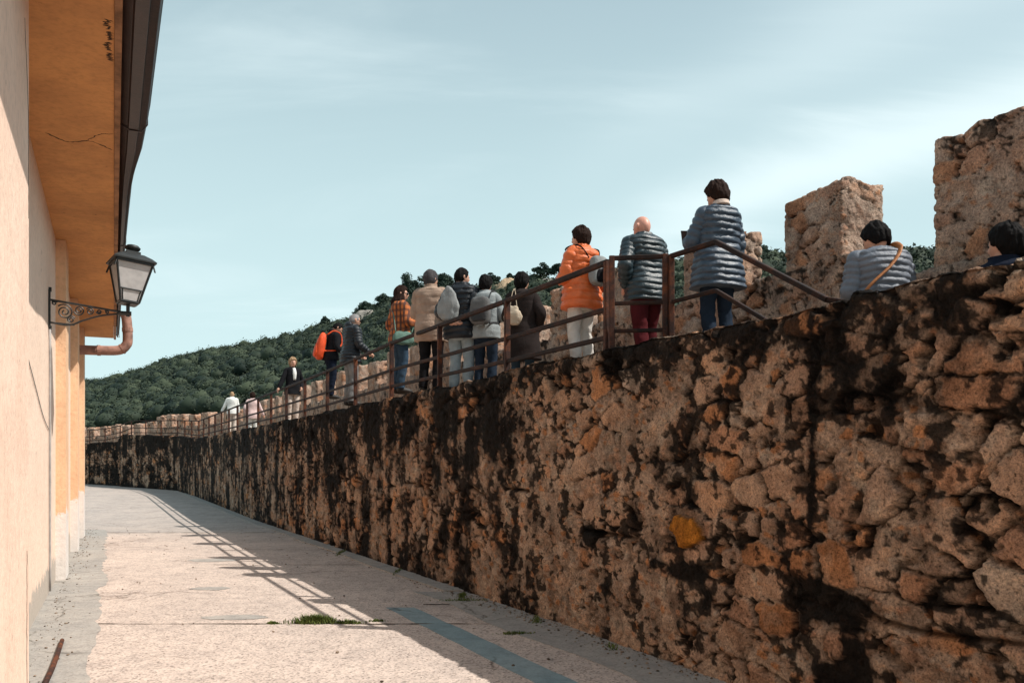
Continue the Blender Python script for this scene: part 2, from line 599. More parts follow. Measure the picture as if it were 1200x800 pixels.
def leaf_mat(name, dark, light, scale=0.35):
    m, nt, b = new_mat(name)
    g = nt.nodes.new('ShaderNodeNewGeometry')
    n = noise_node(nt, scale, 4, 0.6, g.outputs['Position'])
    rnd = math_node(nt, 'MULTIPLY_ADD', g.outputs['Random Per Island'], 0.45, -0.22)
    f = math_node(nt, 'ADD', n.outputs['Fac'], rnd.outputs[0])
    r = ramp_node(nt, f.outputs[0], [(0.25, dark), (0.75, light)])
    nt.links.new(r.outputs[0], b.inputs['Base Color'])
    b.inputs['Roughness'].default_value = 0.75
    b.inputs['Specular IOR Level'].default_value = 0.2
    return m


M['leaf'] = leaf_mat('holm_oak_leaves', (0.010, 0.021, 0.016), (0.056, 0.073, 0.044), 0.13)
M['leaf2'] = leaf_mat('pine_needles', (0.012, 0.026, 0.021), (0.042, 0.066, 0.045), 0.5)
M['bark'] = simple('tree_bark', (0.09, 0.065, 0.05), 0.95, 0.4, 6, 0.02, 20)
M['hill'] = simple('scrub_hillside', (0.05, 0.065, 0.05), 0.95, 0.5, 0.12, 0.05, 2)
M['grass'] = leaf_mat('grass_blades', (0.05, 0.075, 0.015), (0.13, 0.16, 0.04), 8)
M['skin'] = simple('skin', (0.56, 0.31, 0.22), 0.55, 0.1, 30, 0.0006, 200, 0.35)
M['skin_red'] = simple('ruddy_skin', (0.60, 0.29, 0.21), 0.45, 0.12, 22, 0.0006, 200, 0.4)
M['lens'] = simple('dark_lens', (0.012, 0.01, 0.01), 0.12, 0.1, 5, spec=0.6)
M['eye'] = simple('eye_dark', (0.03, 0.02, 0.015), 0.25, 0.1, 5)
M['lip'] = simple('lip', (0.42, 0.16, 0.13), 0.5, 0.1, 40)
M['shoe'] = simple('dark_shoe', (0.03, 0.027, 0.025), 0.6, 0.3, 20)
M['shoe_light'] = simple('pale_shoe', (0.6, 0.58, 0.55), 0.6, 0.15, 20)


# ------------------------------------------------------------------ rubble masonry generator
PAL = 1.3 * np.array([1.05, 1.0, 0.94]) * np.array([(0.40, 0.235, 0.155), (0.44, 0.295, 0.215), (0.355, 0.245, 0.185), (0.47, 0.335, 0.255), (0.37, 0.19, 0.10),
                (0.30, 0.22, 0.175), (0.42, 0.28, 0.20), (0.36, 0.295, 0.25), (0.45, 0.23, 0.12), (0.25, 0.155, 0.11)])


def rubble3(P, cell, seed, warp=0.3):
    """P (N,3) metres. irregular stones with unequal sizes. returns edge distance (cell units), id hash fields"""
    C = np.asarray(cell, float)
    Q = P / C
    wv = np.stack([fbm(P * 2.6 + k * 31.7, 3, seed + 50 + k) for k in range(3)], -1) - 0.5
    Q = Q + wv * warp * 2
    I = np.floor(Q).astype(np.int64)
    N = len(P)
    d1 = np.full(N, 1e9); d2 = np.full(N, 1e9)
    c1 = np.zeros((N, 3)); c2 = np.zeros((N, 3))
    id1 = np.zeros((N, 3), dtype=np.int64)
    for dx in (-1, 0, 1):
        for dy in (-1, 0, 1):
            for dz in (-1, 0, 1):
                a, b_, c = I[:, 0] + dx, I[:, 1] + dy, I[:, 2] + dz
                p = np.stack([a + 0.5 + 0.82 * (h01(a, b_, c, np.int64(seed)) - 0.5) + 0.25 * ((c & 1) * 2 - 1),
                              b_ + 0.5 + 0.5 * (h01(a, b_, c, np.int64(seed + 1)) - 0.5),
                              c + 0.5 + 0.75 * (h01(a, b_, c, np.int64(seed + 2)) - 0.5)], -1)
                w = 0.42 * h01(a, b_, c, np.int64(seed + 3)) ** 1.5
                d = ((Q - p) ** 2).sum(1) - w
                m1 = d < d1
                m2 = (~m1) & (d < d2)
                d2 = np.where(m1, d1, np.where(m2, d, d2))
                c2 = np.where(m1[:, None], c1, np.where(m2[:, None], p, c2))
                d1 = np.where(m1, d, d1)
                c1 = np.where(m1[:, None], p, c1)
                id1 = np.where(m1[:, None], np.stack([a, b_, c], -1), id1)
    edge = (d2 - d1) / (2 * np.linalg.norm(c2 - c1, axis=1) + 1e-6)
    return edge, id1, Q - c1


def masonry(P, Nrm, seed, cell=(0.27, 0.3, 0.19), depth=1.0, dark=None, grey=0.0, gain=1.0):
    """displaces points along Nrm and colours them like coarse lime rubble; P=(s, inwards, z) in metres"""
    edge, idc, loc = rubble3(P, cell, seed)
    e2, id2, loc2 = rubble3(P, np.asarray(cell) * np.array([0.27, 0.3, 0.30]), seed + 400, 0.25)
    ih = lambda k: h01(idc[:, 0], idc[:, 1], idc[:, 2], np.int64(seed + 100 + k))
    jh = lambda k: h01(id2[:, 0], id2[:, 1], id2[:, 2], np.int64(seed + 300 + k))
    f1 = fbm(P * 5.5, 4, seed + 7)
    f2 = fbm(P * 17.0, 4, seed + 8)
    f3 = fbm(P * 48.0, 3, seed + 9)
    f0 = fbm(P * 1.2, 3, seed + 10)
    rid = 1 - np.abs(2 * fbm(P * 11.0, 4, seed + 11) - 1) * 2                  # sharp broken ridges
    edg = edge + (f2 - 0.5) * 0.20 + (f3 - .5) * .05
    bury = sstep(0.46, 0.60, f0 + 0.34 * (ih(5) - 0.5))                        # stones lost under small rubble and lime mortar
    dome = sstep(0.03, 0.12, edg) * (1 - bury)
    small = sstep(0.05, 0.16, e2 + (f3 - .5) * .12) * (jh(0) > 0.45) * (1 - dome)
    h = dome * (0.012 + 0.034 * ih(0)) + bury * 0.018
    h += dome * (loc[:, 0] * (ih(1) - 0.5) + loc[:, 2] * (ih(2) - 0.5)) * 0.07
    h += small * (0.006 + 0.028 * jh(1))
    h += (f1 - 0.5) * 0.055 + (f2 - 0.5) * 0.046 + (f3 - 0.5) * 0.030 + (rid - .5) * 0.012
    hole = sstep(0.56, 0.64, fbm(P * np.array([4.2, 4.2, 5.5]), 3, seed + 21)) * sstep(0.13, 0.03, edg) * (1 - .6 * bury)
    h -= hole * 0.085
    crev = sstep(0.055, 0.0, edg) * sstep(0.42, 0.52, f1) * (1 - bury)
    h -= crev * 0.04
    k = (ih(3) * len(PAL)).astype(int) % len(PAL)
    stone = PAL[k] * (0.72 + 0.56 * ih(4))[:, None]
    stone = stone * (0.62 + 0.76 * f2)[:, None] * (0.75 + 0.5 * f3)[:, None]
    k2 = (jh(3) * len(PAL)).astype(int) % len(PAL)
    peb = PAL[k2] * (0.6 + 0.75 * jh(4))[:, None] * (0.65 + 0.7 * f3)[:, None]
    mort = np.array([0.34, 0.25, 0.19]) * (0.5 + 1.0 * f3)[:, None] * (0.7 + 0.6 * f2)[:, None]
    mm = np.clip(dome, 0, 1)[:, None]
    sm2 = np.clip(small, 0, 1)[:, None]
    col = mort * (1 - sm2) + peb * sm2
    col = col * (1 - mm) + stone * mm
    col = col * (1 - 0.88 * crev[:, None])                                     # open joints coloured much darker than the stones
    if grey:
        lum = col.mean(1, keepdims=True)
        col = col * (1 - grey) + lum * np.array([1.06, 1.0, 0.95]) * grey
    col = col * gain
    li = sstep(0.62, 0.70, fbm(P * 7.5, 4, seed + 40))                   # pale lichen
    col = col * (1 - 0.35 * li[:, None]) + np.array([0.30, 0.29, 0.25]) * 0.35 * li[:, None]
    if dark is not None:                                                 # black algae crust, a growth with its own shape
        dk = np.clip(dark + (f2 - 0.5) * 0.55 + (f3 - 0.5) * 0.25 + 0.12 * sstep(0.1, 0.0, edge), 0, 2)
        # damp brown film first, then black crust in pits and joints, then whole black growths
        film = 0.62 * sstep(0.10, 0.46, dark + (f2 - .5) * .25)
        col = col * (1 - film[:, None]) + col * np.array([0.28, 0.25, 0.24]) * film[:, None]
        gate = fbm(P * np.array([1.7, 1.7, 1.4]), 3, seed + 63)
        fq = fbm(P * np.array([15.0, 15.0, 17.0]), 4, seed + 61) * .62 + fbm(P * np.array([6.5, 6.5, 6.0]), 3, seed + 62) * .38
        pit = fq + 0.15 * sstep(0.11, 0.0, edg) * (1 - bury) + 0.07 * sstep(.14, .02, e2)
        pk = sstep(.585, .665, pit + .24 * (np.clip(dark, -.1, .5) - .22) + .22 * (gate - .5))
        dk = np.maximum(sstep(0.50, 0.68, dk), 0.92 * pk)[:, None]
        col = col * (1 - 0.97 * dk) + np.array([0.0075, 0.007, 0.0065]) * 0.97 * dk
    col = col * (1 - 0.55 * hole[:, None])
    col = col * np.minimum(1, 0.46 / np.maximum(col.max(1, keepdims=True), 1e-6))
    return h * depth, np.maximum(col, 0.004)


# ------------------------------------------------------------------ the lie of the land
K = 0.48                                    # the alley runs towards (-K, 1)
LEN = math.hypot(1, K)
NW = np.array([1 / LEN, K / LEN])           # from the alley into the rampart


def gz(y):
    return np.interp(y, [0, 8, 25, 41, 47, 52, 62, 90], [0, 0, -0.16, -0.13, 0.0, 0.04, 0.2, 0.3])


PATH = np.array([(4.52 - K * 1.0, 1.0), (4.52 - K * 41, 41.0), (-18.2, 46.4), (-23.76, 52.0), (-24.5, 53.0), (-30.5, 58.0), (-37.0, 62.0)])
SEG = np.linalg.norm(np.diff(PATH, axis=0), axis=1)
CUM = np.concatenate([[0], np.cumsum(SEG)])
TAN = np.diff(PATH, axis=0) / SEG[:, None]


def s_of_y(y):
    return (y - 1.0) * LEN


def path(s, off=0.0):
    """plan position at arc length s on the rampart's alley face, moved inwards by off; bends are rounded"""
    s = np.asarray(s, float)
    x = np.interp(s, CUM, PATH[:, 0]); y = np.interp(s, CUM, PATH[:, 1])
    t = np.zeros((len(s), 2))
    for w in np.linspace(-1.4, 1.4, 9):
        i = np.clip(np.searchsorted(CUM, s + w, side='right') - 1, 0, len(TAN) - 1)
        t += TAN[i]
    t /= np.linalg.norm(t, axis=1)[:, None]
    n = np.stack([t[:, 1], -t[:, 0]], -1)
    return np.stack([x, y], -1) + n * np.asarray(off, float).reshape(-1, 1), n, t


TOPZ = lambda s: np.interp(s, [0, s_of_y(5.0), s_of_y(5.14), s_of_y(5.2), s_of_y(20), CUM[1], CUM[2], CUM[3], CUM[3] + 0.6, CUM[4], CUM[6]],
                           [2.60, 2.61, 2.63, 2.575, 2.585, 2.66, 2.95, 3.18, 3.1, 2.80, 2.62])
OUT0 = 2.146                                # alley face to inner face of the outer parapet (perpendicular)

# ground sheet reaching the horizon
mb = MB()
mb.add([(-4000, -1500, -0.75), (4000, -1500, -0.75), (4000, 5000, -0.75), (-4000, 5000, -0.75)], [(0, 1, 2, 3)])
tag(mb.build('ground', M['ground']), kind='structure')


def pave_sheet(name, mat, y0, y1, l, r, dz=0.0, thick=0.12, ny=None, wob=0.0):
    """slab between two lines x = l(y), x = r(y)"""
    ny = ny or max(4, int((y1 - y0) / (0.12 if wob else 0.5)))
    ys = np.linspace(y0, y1, ny)
    top = []
    for i, y in enumerate(ys):
        w = wob * (vnoise(np.array([[y * 1.3, 3.1]]), 5)[0] - 0.5) + wob * .7 * (vnoise(np.array([[y * 7.0, 8.1]]), 6)[0] - 0.5)
        top.append([(l(y) + w, y, gz(y) + dz), (r(y) + w, y, gz(y) + dz)])
    top = np.array(top)
    bot = top.copy(); bot[:, :, 2] -= thick
    V = np.concatenate([top.reshape(-1, 3), bot.reshape(-1, 3)])
    n2 = 2 * ny
    F = []
    for i in range(ny - 1):
        a = 2 * i
        F += [(a, a + 1, a + 3, a + 2), (n2 + a + 2, n2 + a + 3, n2 + a + 1, n2 + a)]
        F += [(a + 2, n2 + a + 2, n2 + a, a), (a + 1, n2 + a + 1, n2 + a + 3, a + 3)]
    F += [(0, n2, n2 + 1, 1), (n2 - 1, 2 * n2 - 1, 2 * n2 - 2, n2 - 2)]
    return tag(MB().add(V, F).build(name, mat), kind='structure')


BF = lambda y: -0.656 - 0.467 * y           # building front line
WF = lambda y: 4.52 - K * y                 # rampart face line
pave_sheet('pavement', M['pave'], -6, 8.40, lambda y: BF(y) - 0.6, lambda y: WF(y) + 0.3)
pave_sheet('pavement', M['pave'], 8.425, 20.45, lambda y: BF(y) - 0.6, lambda y: WF(y) + 0.3)
pave_sheet('pavement', M['pave_far'], 20.49, 64, lambda y: BF(y) - 0.6 - max(0, (y - 20.5)) * 3 if y < 24 else -40, lambda y: WF(y) + 0.3 if y < 41 else -14.5)
pave_sheet('kerb_strip', M['cement'], -4, 21.5, lambda y: BF(y) - 0.3, lambda y: BF(y) + 0.50 + 0.04 * math.sin(y * 1.7), 0.005, 0.01, wob=0.11)
pave_sheet('drain_channel', M['channel'], -4, 9.4, lambda y: 3.12 - K * y, lambda y: 3.43 - K * y, 0.004, 0.01, wob=0.03)
pave_sheet('wall_footing', M['cement'], -4, 10.6, lambda y: 3.86 - K * y + 0.06 * math.sin(y * 2.1), lambda y: WF(y) + 0.3, 0.006, 0.01)
pave_sheet('wall_footing', M['cement'], 10.63, 44, lambda y: 4.22 - K * y + 0.03 * math.sin(y * 1.3), lambda y: WF(y) + 0.3, 0.02, 0.03)


def patch(x, y, rx, ry, mat, seed):
    n = 26
    th = np.arange(n) / n * 2 * np.pi
    rr = 0.75 + 0.5 * h01(np.arange(n), np.int64(seed)) * 0.6
    V = [(x, y, gz(y) + 0.0045)] + [(x + rx * rr[i] * math.cos(th[i]), y + ry * rr[i] * math.sin(th[i]), float(gz(y + ry * math.sin(th[i]))) + 0.004) for i in range(n)]
    F = [(0, 1 + i, 1 + (i + 1) % n) for i in range(n)]
    tag(MB().add(V, F).build('pavement', mat), kind='structure')


M['soil'] = simple('joint_soil', (0.075, 0.058, 0.042), 0.95, 0.5, 14, 0.004, 60)


def joint(x0, x1, y, w, seed):
    n = int(abs(x1 - x0) / 0.035)
    xs = np.linspace(x0, x1, n)
    c = y + 0.03 * (fbm(np.stack([xs * 3, xs * 0 + seed], -1), 3, seed) - .5)
    a = w * np.clip(fbm(np.stack([xs * 5.5, xs * 0 + seed], -1), 4, seed + 1) * 2.6 - .75, 0.05, 2)
    V = np.concatenate([np.stack([xs, c - a, gz(c) + .0042], -1), np.stack([xs, c + a * .8, gz(c) + .0042], -1)])
    tag(MB().add(V, [(i, i + 1, n + i + 1, n + i) for i in range(n - 1)]).build('pavement_joint', M['soil']), kind='structure')


joint(BF(8.41) + .5, WF(8.41) - .1, 8.412, 0.022, 3)
joint(BF(20.47) + .3, WF(20.47) - .1, 20.47, 0.07, 5)
joint(-1.0, 1.0, 9.62, 0.035, 9)
joint(BF(13.6) + 2.2, WF(13.6) - .2, 13.6, 0.02, 12)
patch(-2.85, 8.78, 0.34, 0.16, M['cement'], 3)
patch(-3.85, 10.9, 0.27, 0.17, M['cement'], 4)
patch(-5.0, 14.3, 0.45, 0.3, M['cement'], 5)

# ------------------------------------------------------------------ rampart
rampart = tag(empty('rampart_wall', (float(path([4.0])[0][0][0]), float(path([4.0])[0][0][1]), 0)),
              'old rubble stone rampart with battlements and black stains running beside the alley', 'wall', kind='thing')
RO = np.array(rampart.location)


def wall_section(s0, s1, ds, dz, cell, seed):
    """alley face + rounded edge + top of the lip, one displaced sheet"""
    ns = int((s1 - s0) / ds) + 1
    s = np.linspace(s0, s1, ns)
    hz = 2.8
    zf = np.linspace(0, 1, int(hz / dz))                # up the face
    nl = max(5, int(0.62 / dz))
    q = np.linspace(0, 1, nl)[1:]
    nv = len(zf) + len(q)
    S = np.repeat(s, nv)
    tz = TOPZ(S) + (vnoise(np.stack([S * 2.7, S * 0], -1), 3) - 0.5) * 0.05 + (vnoise(np.stack([S * 0.8, S * 0 + 4], -1), 4) - 0.5) * 0.04
    xy0, n, t = path(S)
    g = gz(xy0[:, 1]) - 0.06
    fz = np.tile(np.concatenate([zf, np.ones(len(q))]), ns)
    fo = np.tile(np.concatenate([zf * 0, q]), ns) * 0.62
    Z = g + (tz - g) * fz
    # round the arris
    rr = 0.05
    k = np.clip((Z - (tz - rr)) / rr, 0, 1) * (fo <= 0)
    off = fo + k ** 2 * 0.03
    Nf = np.stack([-n[:, 0], -n[:, 1], n[:, 0] * 0], -1)
    top = sstep(0.0, 0.08, fo) + 0.5 * k * (fo <= 0)
    top = np.clip(top, 0, 1)[:, None]
    Nv = Nf * (1 - top) + np.array([0, 0, 1.0]) * top
    Nv /= np.linalg.norm(Nv, axis=1)[:, None]
    P = np.stack([S, off, Z], -1)
    hrel = (Z - g) / (tz - g)
    y = xy0[:, 1]
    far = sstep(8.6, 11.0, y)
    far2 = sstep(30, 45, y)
    P2 = np.stack([S, Z], -1)
    streak = fbm(P2 * np.array([2.6, 0.28]), 4, 71)
    streak2 = fbm(P2 * np.array([6.5, 0.5]), 3, 72)
    blot = fbm(P2 * np.array([1.5, 1.9]), 4, 73)
    dark = 0.17 + 1.0 * (streak - 0.5) + 0.55 * (streak2 - 0.5) + 1.35 * (blot - 0.5) + 0.9 * (fbm(P2 * 4.2, 4, 74) - .5)
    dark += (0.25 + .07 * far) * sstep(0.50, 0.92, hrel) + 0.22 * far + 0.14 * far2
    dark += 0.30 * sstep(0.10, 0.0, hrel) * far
    # the big black growths low on the near wall
    for (sy, zz, ry, rz_, a) in ((5.30, 0.72, 0.22, 0.10, .8), (5.12, 0.45, 0.10, 0.16, .9), (5.28, 0.25, 0.09, 0.09, .8), (5.10, 0.16, 0.10, 0.18, .9), (4.52, 0.20, 0.11, 0.12, .9),
                                 (6.6, 0.75, 0.22, 0.06, .7), (6.35, 0.55, .08, .12, .7), (7.9, 0.9, .1, .1, .6), (5.42, 1.9, .022, .5, .35), (4.9, 1.95, .05, .3, .25), (5.44, 1.3, 0.02, 0.4, .35)):
        e = ((y - sy) / ry) ** 2 + ((Z - zz) / rz_) ** 2
        dark += 1.7 * a * np.exp(-e * 0.75)
    dark *= 1 - 0.35 * sstep(0.1, 0.3, fo)
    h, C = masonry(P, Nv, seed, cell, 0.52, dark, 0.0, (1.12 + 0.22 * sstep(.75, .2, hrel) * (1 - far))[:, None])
    # the rounded ochre stone low in the near wall
    e = np.hypot((S - s_of_y(6.56)) / 0.175, (Z - 1.06) / 0.125) + (fbm(P * 13, 3, 6) - .5) * .75
    ob = sstep(1.02, 0.92, e)
    h = h * (1 - ob) + ob * (0.055 + 0.03 * np.clip(1 - e * e, 0, 1))
    C = C * (1 - ob[:, None]) + ob[:, None] * np.array([0.50, 0.20, 0.03]) * (0.45 + 1.0 * fbm(P * 22, 4, 8))[:, None]
    # long open course joints
    for (zj, ya, yb) in ((0.66, 0.0, 5.6), (1.02, 6.95, 8.0), (1.25, 9.0, 22.0)):
        wv = zj + (vnoise(np.stack([S * 1.7, S * 0], -1), 9) - .5) * 0.16
        j = np.exp(-((Z - wv) / 0.018) ** 2) * (y > ya) * (y < yb) * sstep(.3, .5, vnoise(np.stack([S * 3, S * 0 + 2], -1), 10))
        h -= 0.05 * j
        C = C * (1 - 0.88 * j[:, None])
    X = np.zeros((len(S), 3))
    X[:, :2] = xy0 + n * off[:, None]
    X[:, 2] = Z
    X += Nv * h[:, None]
    # keep ends tight so that sections butt
    return grid_mesh('wall_face', X - RO, ns, nv, M['stone'], rampart, C)


wall_section(s_of_y(1.02), s_of_y(2.9), 0.03, 0.03, (0.33, 0.45, 0.205), 5)
wall_section(s_of_y(2.9), s_of_y(9.6), 0.0095, 0.0095, (0.33, 0.45, 0.205), 5)
wall_section(s_of_y(9.6), s_of_y(22.0), 0.024, 0.020, (0.33, 0.45, 0.205), 5)
wall_section(s_of_y(22.0), CUM[-1], 0.055, 0.035, (0.33, 0.45, 0.205), 5)


def strip_mesh(name, s, offs, zs, mat, parent, cap=True):
    """solid with a constant section offs/zs (lists of (off,z) callables or numbers) swept along the rampart"""
    m = len(offs)
    V = []
    for k in range(m):
        xy, n, t = path(s, np.full(len(s), offs[k]))
        z = zs[k](s) if callable(zs[k]) else np.full(len(s), zs[k])
        V.append(np.concatenate([xy, z[:, None]], 1))
    V = np.stack(V, 1).reshape(-1, 3)
    F = [(i * m + j, i * m + (j + 1) % m, (i + 1) * m + (j + 1) % m, (i + 1) * m + j) for i in range(len(s) - 1) for j in range(m)]
    F += [tuple(range(m - 1, -1, -1)), tuple((len(s) - 1) * m + j for j in range(m))]
    b = MB().add(V - RO, F)
    return b.build(name, mat, parent)


FLOOR = lambda s: TOPZ(s) - 0.065 - 0.0 * s
STAIR_Y = 7.35
sw = np.concatenate([np.arange(s_of_y(STAIR_Y), CUM[-1], 1.0), [CUM[-1]]])
strip_mesh('walkway', sw, [0.10, OUT0 + .1, OUT0 + .1, 0.10], [FLOOR, FLOOR, -0.9, -0.9], M['walk'], rampart)
# the lip stays beside the stair, the stair goes down towards the viewer
sl = np.linspace(s_of_y(0.6), s_of_y(STAIR_Y) - 0.002, 12)
strip_mesh('lip_core', sl, [0.10, 0.60, 0.60, 0.10], [lambda s: TOPZ(s) - .07, lambda s: TOPZ(s) - .07, -0.9, -0.9], M['walk'], rampart)
zf, yf = 2.52, STAIR_Y
mb = MB()
for k in range(13):
    zf -= 0.165
    if k > 9: break
    s0, s1 = s_of_y(yf - 0.25), s_of_y(yf)
    xy, n, t = path([s0, s1, s1, s0], [0.602, 0.602, OUT0 - .01, OUT0 - .01])
    V = [(x, y, -0.9) for x, y in xy] + [(x, y, zf) for x, y in xy]
    mb.add(np.array(V) - RO, [(0, 1, 2, 3), (7, 6, 5, 4), (0, 4, 5, 1), (1, 5, 6, 2), (2, 6, 7, 3), (3, 7, 4, 0)])
    yf -= 0.252
mb.build('steps', M['walk'], rampart)


def rough_box(s0, s1, o0, o1, z0, z1, res, seed, cell=(0.26, 0.26, 0.17), dark_top=0.5, top_slope=0.0, rnd=0.05, dark_k=0.0, disp=0.55, gain=1.45):
    """block of rubble in rampart coordinates; returns V,F,C (world minus RO)"""
    L = [s1 - s0, o1 - o0, z1 - z0]
    faces = []
    nn = [max(3, int(l / res) + 1) for l in L]
    idx, V = {}, []
    lin = [np.linspace(0, 1, n) for n in nn]
    F = []

    def vid(i, j, k):
        key = (i, j, k)
        if key not in idx:
            idx[key] = len(V)
            V.append((lin[0][i], lin[1][j], lin[2][k]))
        return idx[key]
    a, b_, c = nn[0] - 1, nn[1] - 1, nn[2] - 1
    for i in range(a):
        for k in range(c):
            F.append((vid(i, 0, k), vid(i + 1, 0, k), vid(i + 1, 0, k + 1), vid(i, 0, k + 1)))
            F.append((vid(i, b_, k + 1), vid(i + 1, b_, k + 1), vid(i + 1, b_, k), vid(i, b_, k)))
    for j in range(b_):
        for k in range(c):
            F.append((vid(0, j, k + 1), vid(0, j + 1, k + 1), vid(0, j + 1, k), vid(0, j, k)))
            F.append((vid(a, j, k), vid(a, j + 1, k), vid(a, j + 1, k + 1), vid(a, j, k + 1)))
    for i in range(a):
        for j in range(b_):
            F.append((vid(i, j, c), vid(i + 1, j, c), vid(i + 1, j + 1, c), vid(i, j + 1, c)))
    U = np.array(V)
    Lv = np.array(L)
    Pl = U * Lv
    half = Lv / 2
    ctr = Pl - half
    inner = np.clip(ctr, -(half - rnd), half - rnd)
    inner[:, 2] = np.clip(ctr[:, 2], -half[2] - 1, half[2] - rnd)
    d = ctr - inner
    nl = np.linalg.norm(d, axis=1)[:, None]
    Nl = d / (nl + 1e-9)
    Pn = inner + Nl * np.minimum(nl, rnd)
    P = Pn + half + np.array([s0, o0, z0])
    h, C = masonry(P, Nl, seed, cell, disp, (dark_k + dark_top * sstep(0.82, 1.0, U[:, 2]) + 0.9 * (fbm(P * 2.2, 3, seed + 3) - 0.5)), 0.22, gain * np.array([1.02, 0.985, 1.0]))
    # worn, uneven head
    wear = (vnoise(P[:, :2] * 3.1, seed) - 0.5) * 0.08 + (vnoise(P[:, :2] * 9, seed + 1) - 0.5) * 0.04
    P = P + Nl * h[:, None]
    P[:, 2] += wear * sstep(0.5, 1.0, U[:, 2]) + top_slope * (U[:, 1] - 0.5) * sstep(0.3, 1, U[:, 2])
    xy, n, t = path(P[:, 0], P[:, 1])
    W = np.concatenate([xy, P[:, 2:3]], 1) - RO
    return W, np.array(F), C


def put_block(name, args, kw, parent=rampart):
    W, F, C = rough_box(*args, **kw)
    me = quad_mesh(name, W, F)
    add_col(me, np.clip(C, 0, 1))
    return link(name, me, M['stone'], parent, True)


# parapet below the crenels: swept in pieces of 4-6 m
SILL = lambda s: float(np.interp(s, [0, s_of_y(7.0), s_of_y(7.7), CUM[1], CUM[2], CUM[3], CUM[4] + .5, CUM[-1]], [3.18, 3.18, 3.50, 3.50, 3.62, 3.75, 3.35, 3.2]))
s_out = lambda y: s_of_y(y - 0.929)         # arc length of the point of the parapet's inner face at depth y
edges = [s_out(v) for v in (3.0, 7.85, 12.0, 18.0, 26.0, 34.0)] + list(CUM[1:])
for a, b_ in zip(edges[:-1], edges[1:]):
    res = 0.022 if a < s_of_y(11) else (0.04 if a < s_of_y(17) else 0.09)
    put_block('parapet', (a, b_, OUT0, OUT0 + 0.56, 1.2 if a < s_of_y(12) else 2.3, SILL((a + b_) / 2), res, 31), dict(rnd=0.03, dark_top=0.25, gain=1.4 if a < s_of_y(26) else 1.6))

# merlons
spots = [(s_out(4.5), s_out(7.08))]
yy = 7.98
while yy < 40.5:
    spots.append((s_out(yy), s_out(yy) + 0.72))
    yy += 1.51
sm = s_out(yy)
while sm < CUM[-1] - 1:
    spots.append((sm, sm + 0.80))
    sm += 1.6
for k, (a, b_) in enumerate(spots):
    top = max(3.5 if k < 3 else 0, SILL((a + b_) / 2)) + 0.70 + 0.05 * math.sin(k * 2.3)
    if k == 0: top += 0.06
    res = 0.017 if k < 3 else (0.03 if k < 7 else (0.055 if k < 14 else 0.09))
    put_block('merlon', (a, b_, OUT0 + 0.012, OUT0 + 0.555, SILL((a + b_) / 2) - 0.18, top, res, 200 + k * 7), dict(rnd=0.014, top_slope=0.05, disp=0.42, dark_top=0.2, dark_k=-0.06, gain=1.9 if k < 20 else 1.6))

# ------------------------------------------------------------------ building on the left
UB = np.array([-0.467, 1.0]) / math.hypot(1, 0.467)     # along the facade
NB = np.array([UB[1], -UB[0]])                          # out of the facade, into the alley
Y_END = 19.6


def fpt(y, out, z):
    """point at depth-parameter y along the facade line, moved out into the alley by out (metres)"""
    return (BF(y) + NB[0] * out, y + NB[1] * out, z)


bld = tag(empty('building', (BF(10), 10.0, 0)), 'pale orange rendered building with deep ochre eave along the left of the alley', 'building')
BO = np.array(bld.location)
EAVE = lambda y: np.interp(y, [-8, 7, 20, 22], [4.74, 4.69, 4.55, 4.54])


def fslab(y0, y1, o0, o1, z0, z1, name, mat, parent=bld, n=None):
    n = n or max(2, int((y1 - y0) / 1.0) + 1)
    ys = np.linspace(y0, y1, n)
    V, F = [], []
    for y in ys:
        za = z0(y) if callable(z0) else z0
        zb = z1(y) if callable(z1) else z1
        oa = o0(y) if callable(o0) else o0
        ob = o1(y) if callable(o1) else o1
        V += [fpt(y, oa, za), fpt(y, ob, za), fpt(y, ob, zb), fpt(y, oa, zb)]
    for i in range(n - 1):
        for j in range(4):
            F.append((4 * i + j, 4 * i + (j + 1) % 4, 4 * i + 4 + (j + 1) % 4, 4 * i + 4 + j))
    F += [(3, 2, 1, 0), tuple(4 * (n - 1) + j for j in range(4))]
    return MB().add(np.array(V) - BO, F).build(name, mat, parent)


RECESS = -0.125
fslab(-6, Y_END, -5.0, RECESS, -0.5, lambda y: EAVE(y) - 0.002, 'facade', M['facade'])
fslab(3.2, 5.63, RECESS - .02, 0.085, -0.5, lambda y: EAVE(y) - 0.004, 'pilaster', M['pilaster_plain'])
fslab(11.75, 12.45, RECESS - .02, 0.0, -0.5, lambda y: EAVE(y) - 0.004, 'pilaster', M['pilaster'])
fslab(15.75, 16.4, RECESS - .02, 0.0, -0.5, lambda y: EAVE(y) - 0.004, 'pilaster', M['pilaster'])
fslab(18.9, Y_END + 0.01, RECESS - .02, 0.0, -0.5, lambda y: EAVE(y) - 0.004, 'pilaster', M['pilaster'])
SO = 0.60
fslab(-6, 20.25, -5.0, SO, EAVE, lambda y: EAVE(y) + 0.12, 'soffit', M['soffit'], n=30)
fslab(-6, 20.25, SO + 0.002, SO + 0.05, lambda y: EAVE(y) - 0.035, lambda y: EAVE(y) + 0.20, 'fascia', M['fascia'], n=30)
# tiled roof behind the gutter
ys = np.arange(-6, 20.3, 0.22)
V, F = [], []
nt_ = 15
for i, y in enumerate(ys):
    for j in range(nt_):
        o = SO + 0.10 - j * 0.40
        z = EAVE(y) + 0.22 + j * 0.11 + 0.05 * abs(math.sin(i * math.pi / 2))
        V.append(fpt(y, o, z))
F = [(i * nt_ + j, (i + 1) * nt_ + j, (i + 1) * nt_ + j + 1, i * nt_ + j + 1) for i in range(len(ys) - 1) for j in range(nt_ - 1)]
MB().add(np.array(V) - BO, F).build('roof', M['roof_tile'], bld, True)
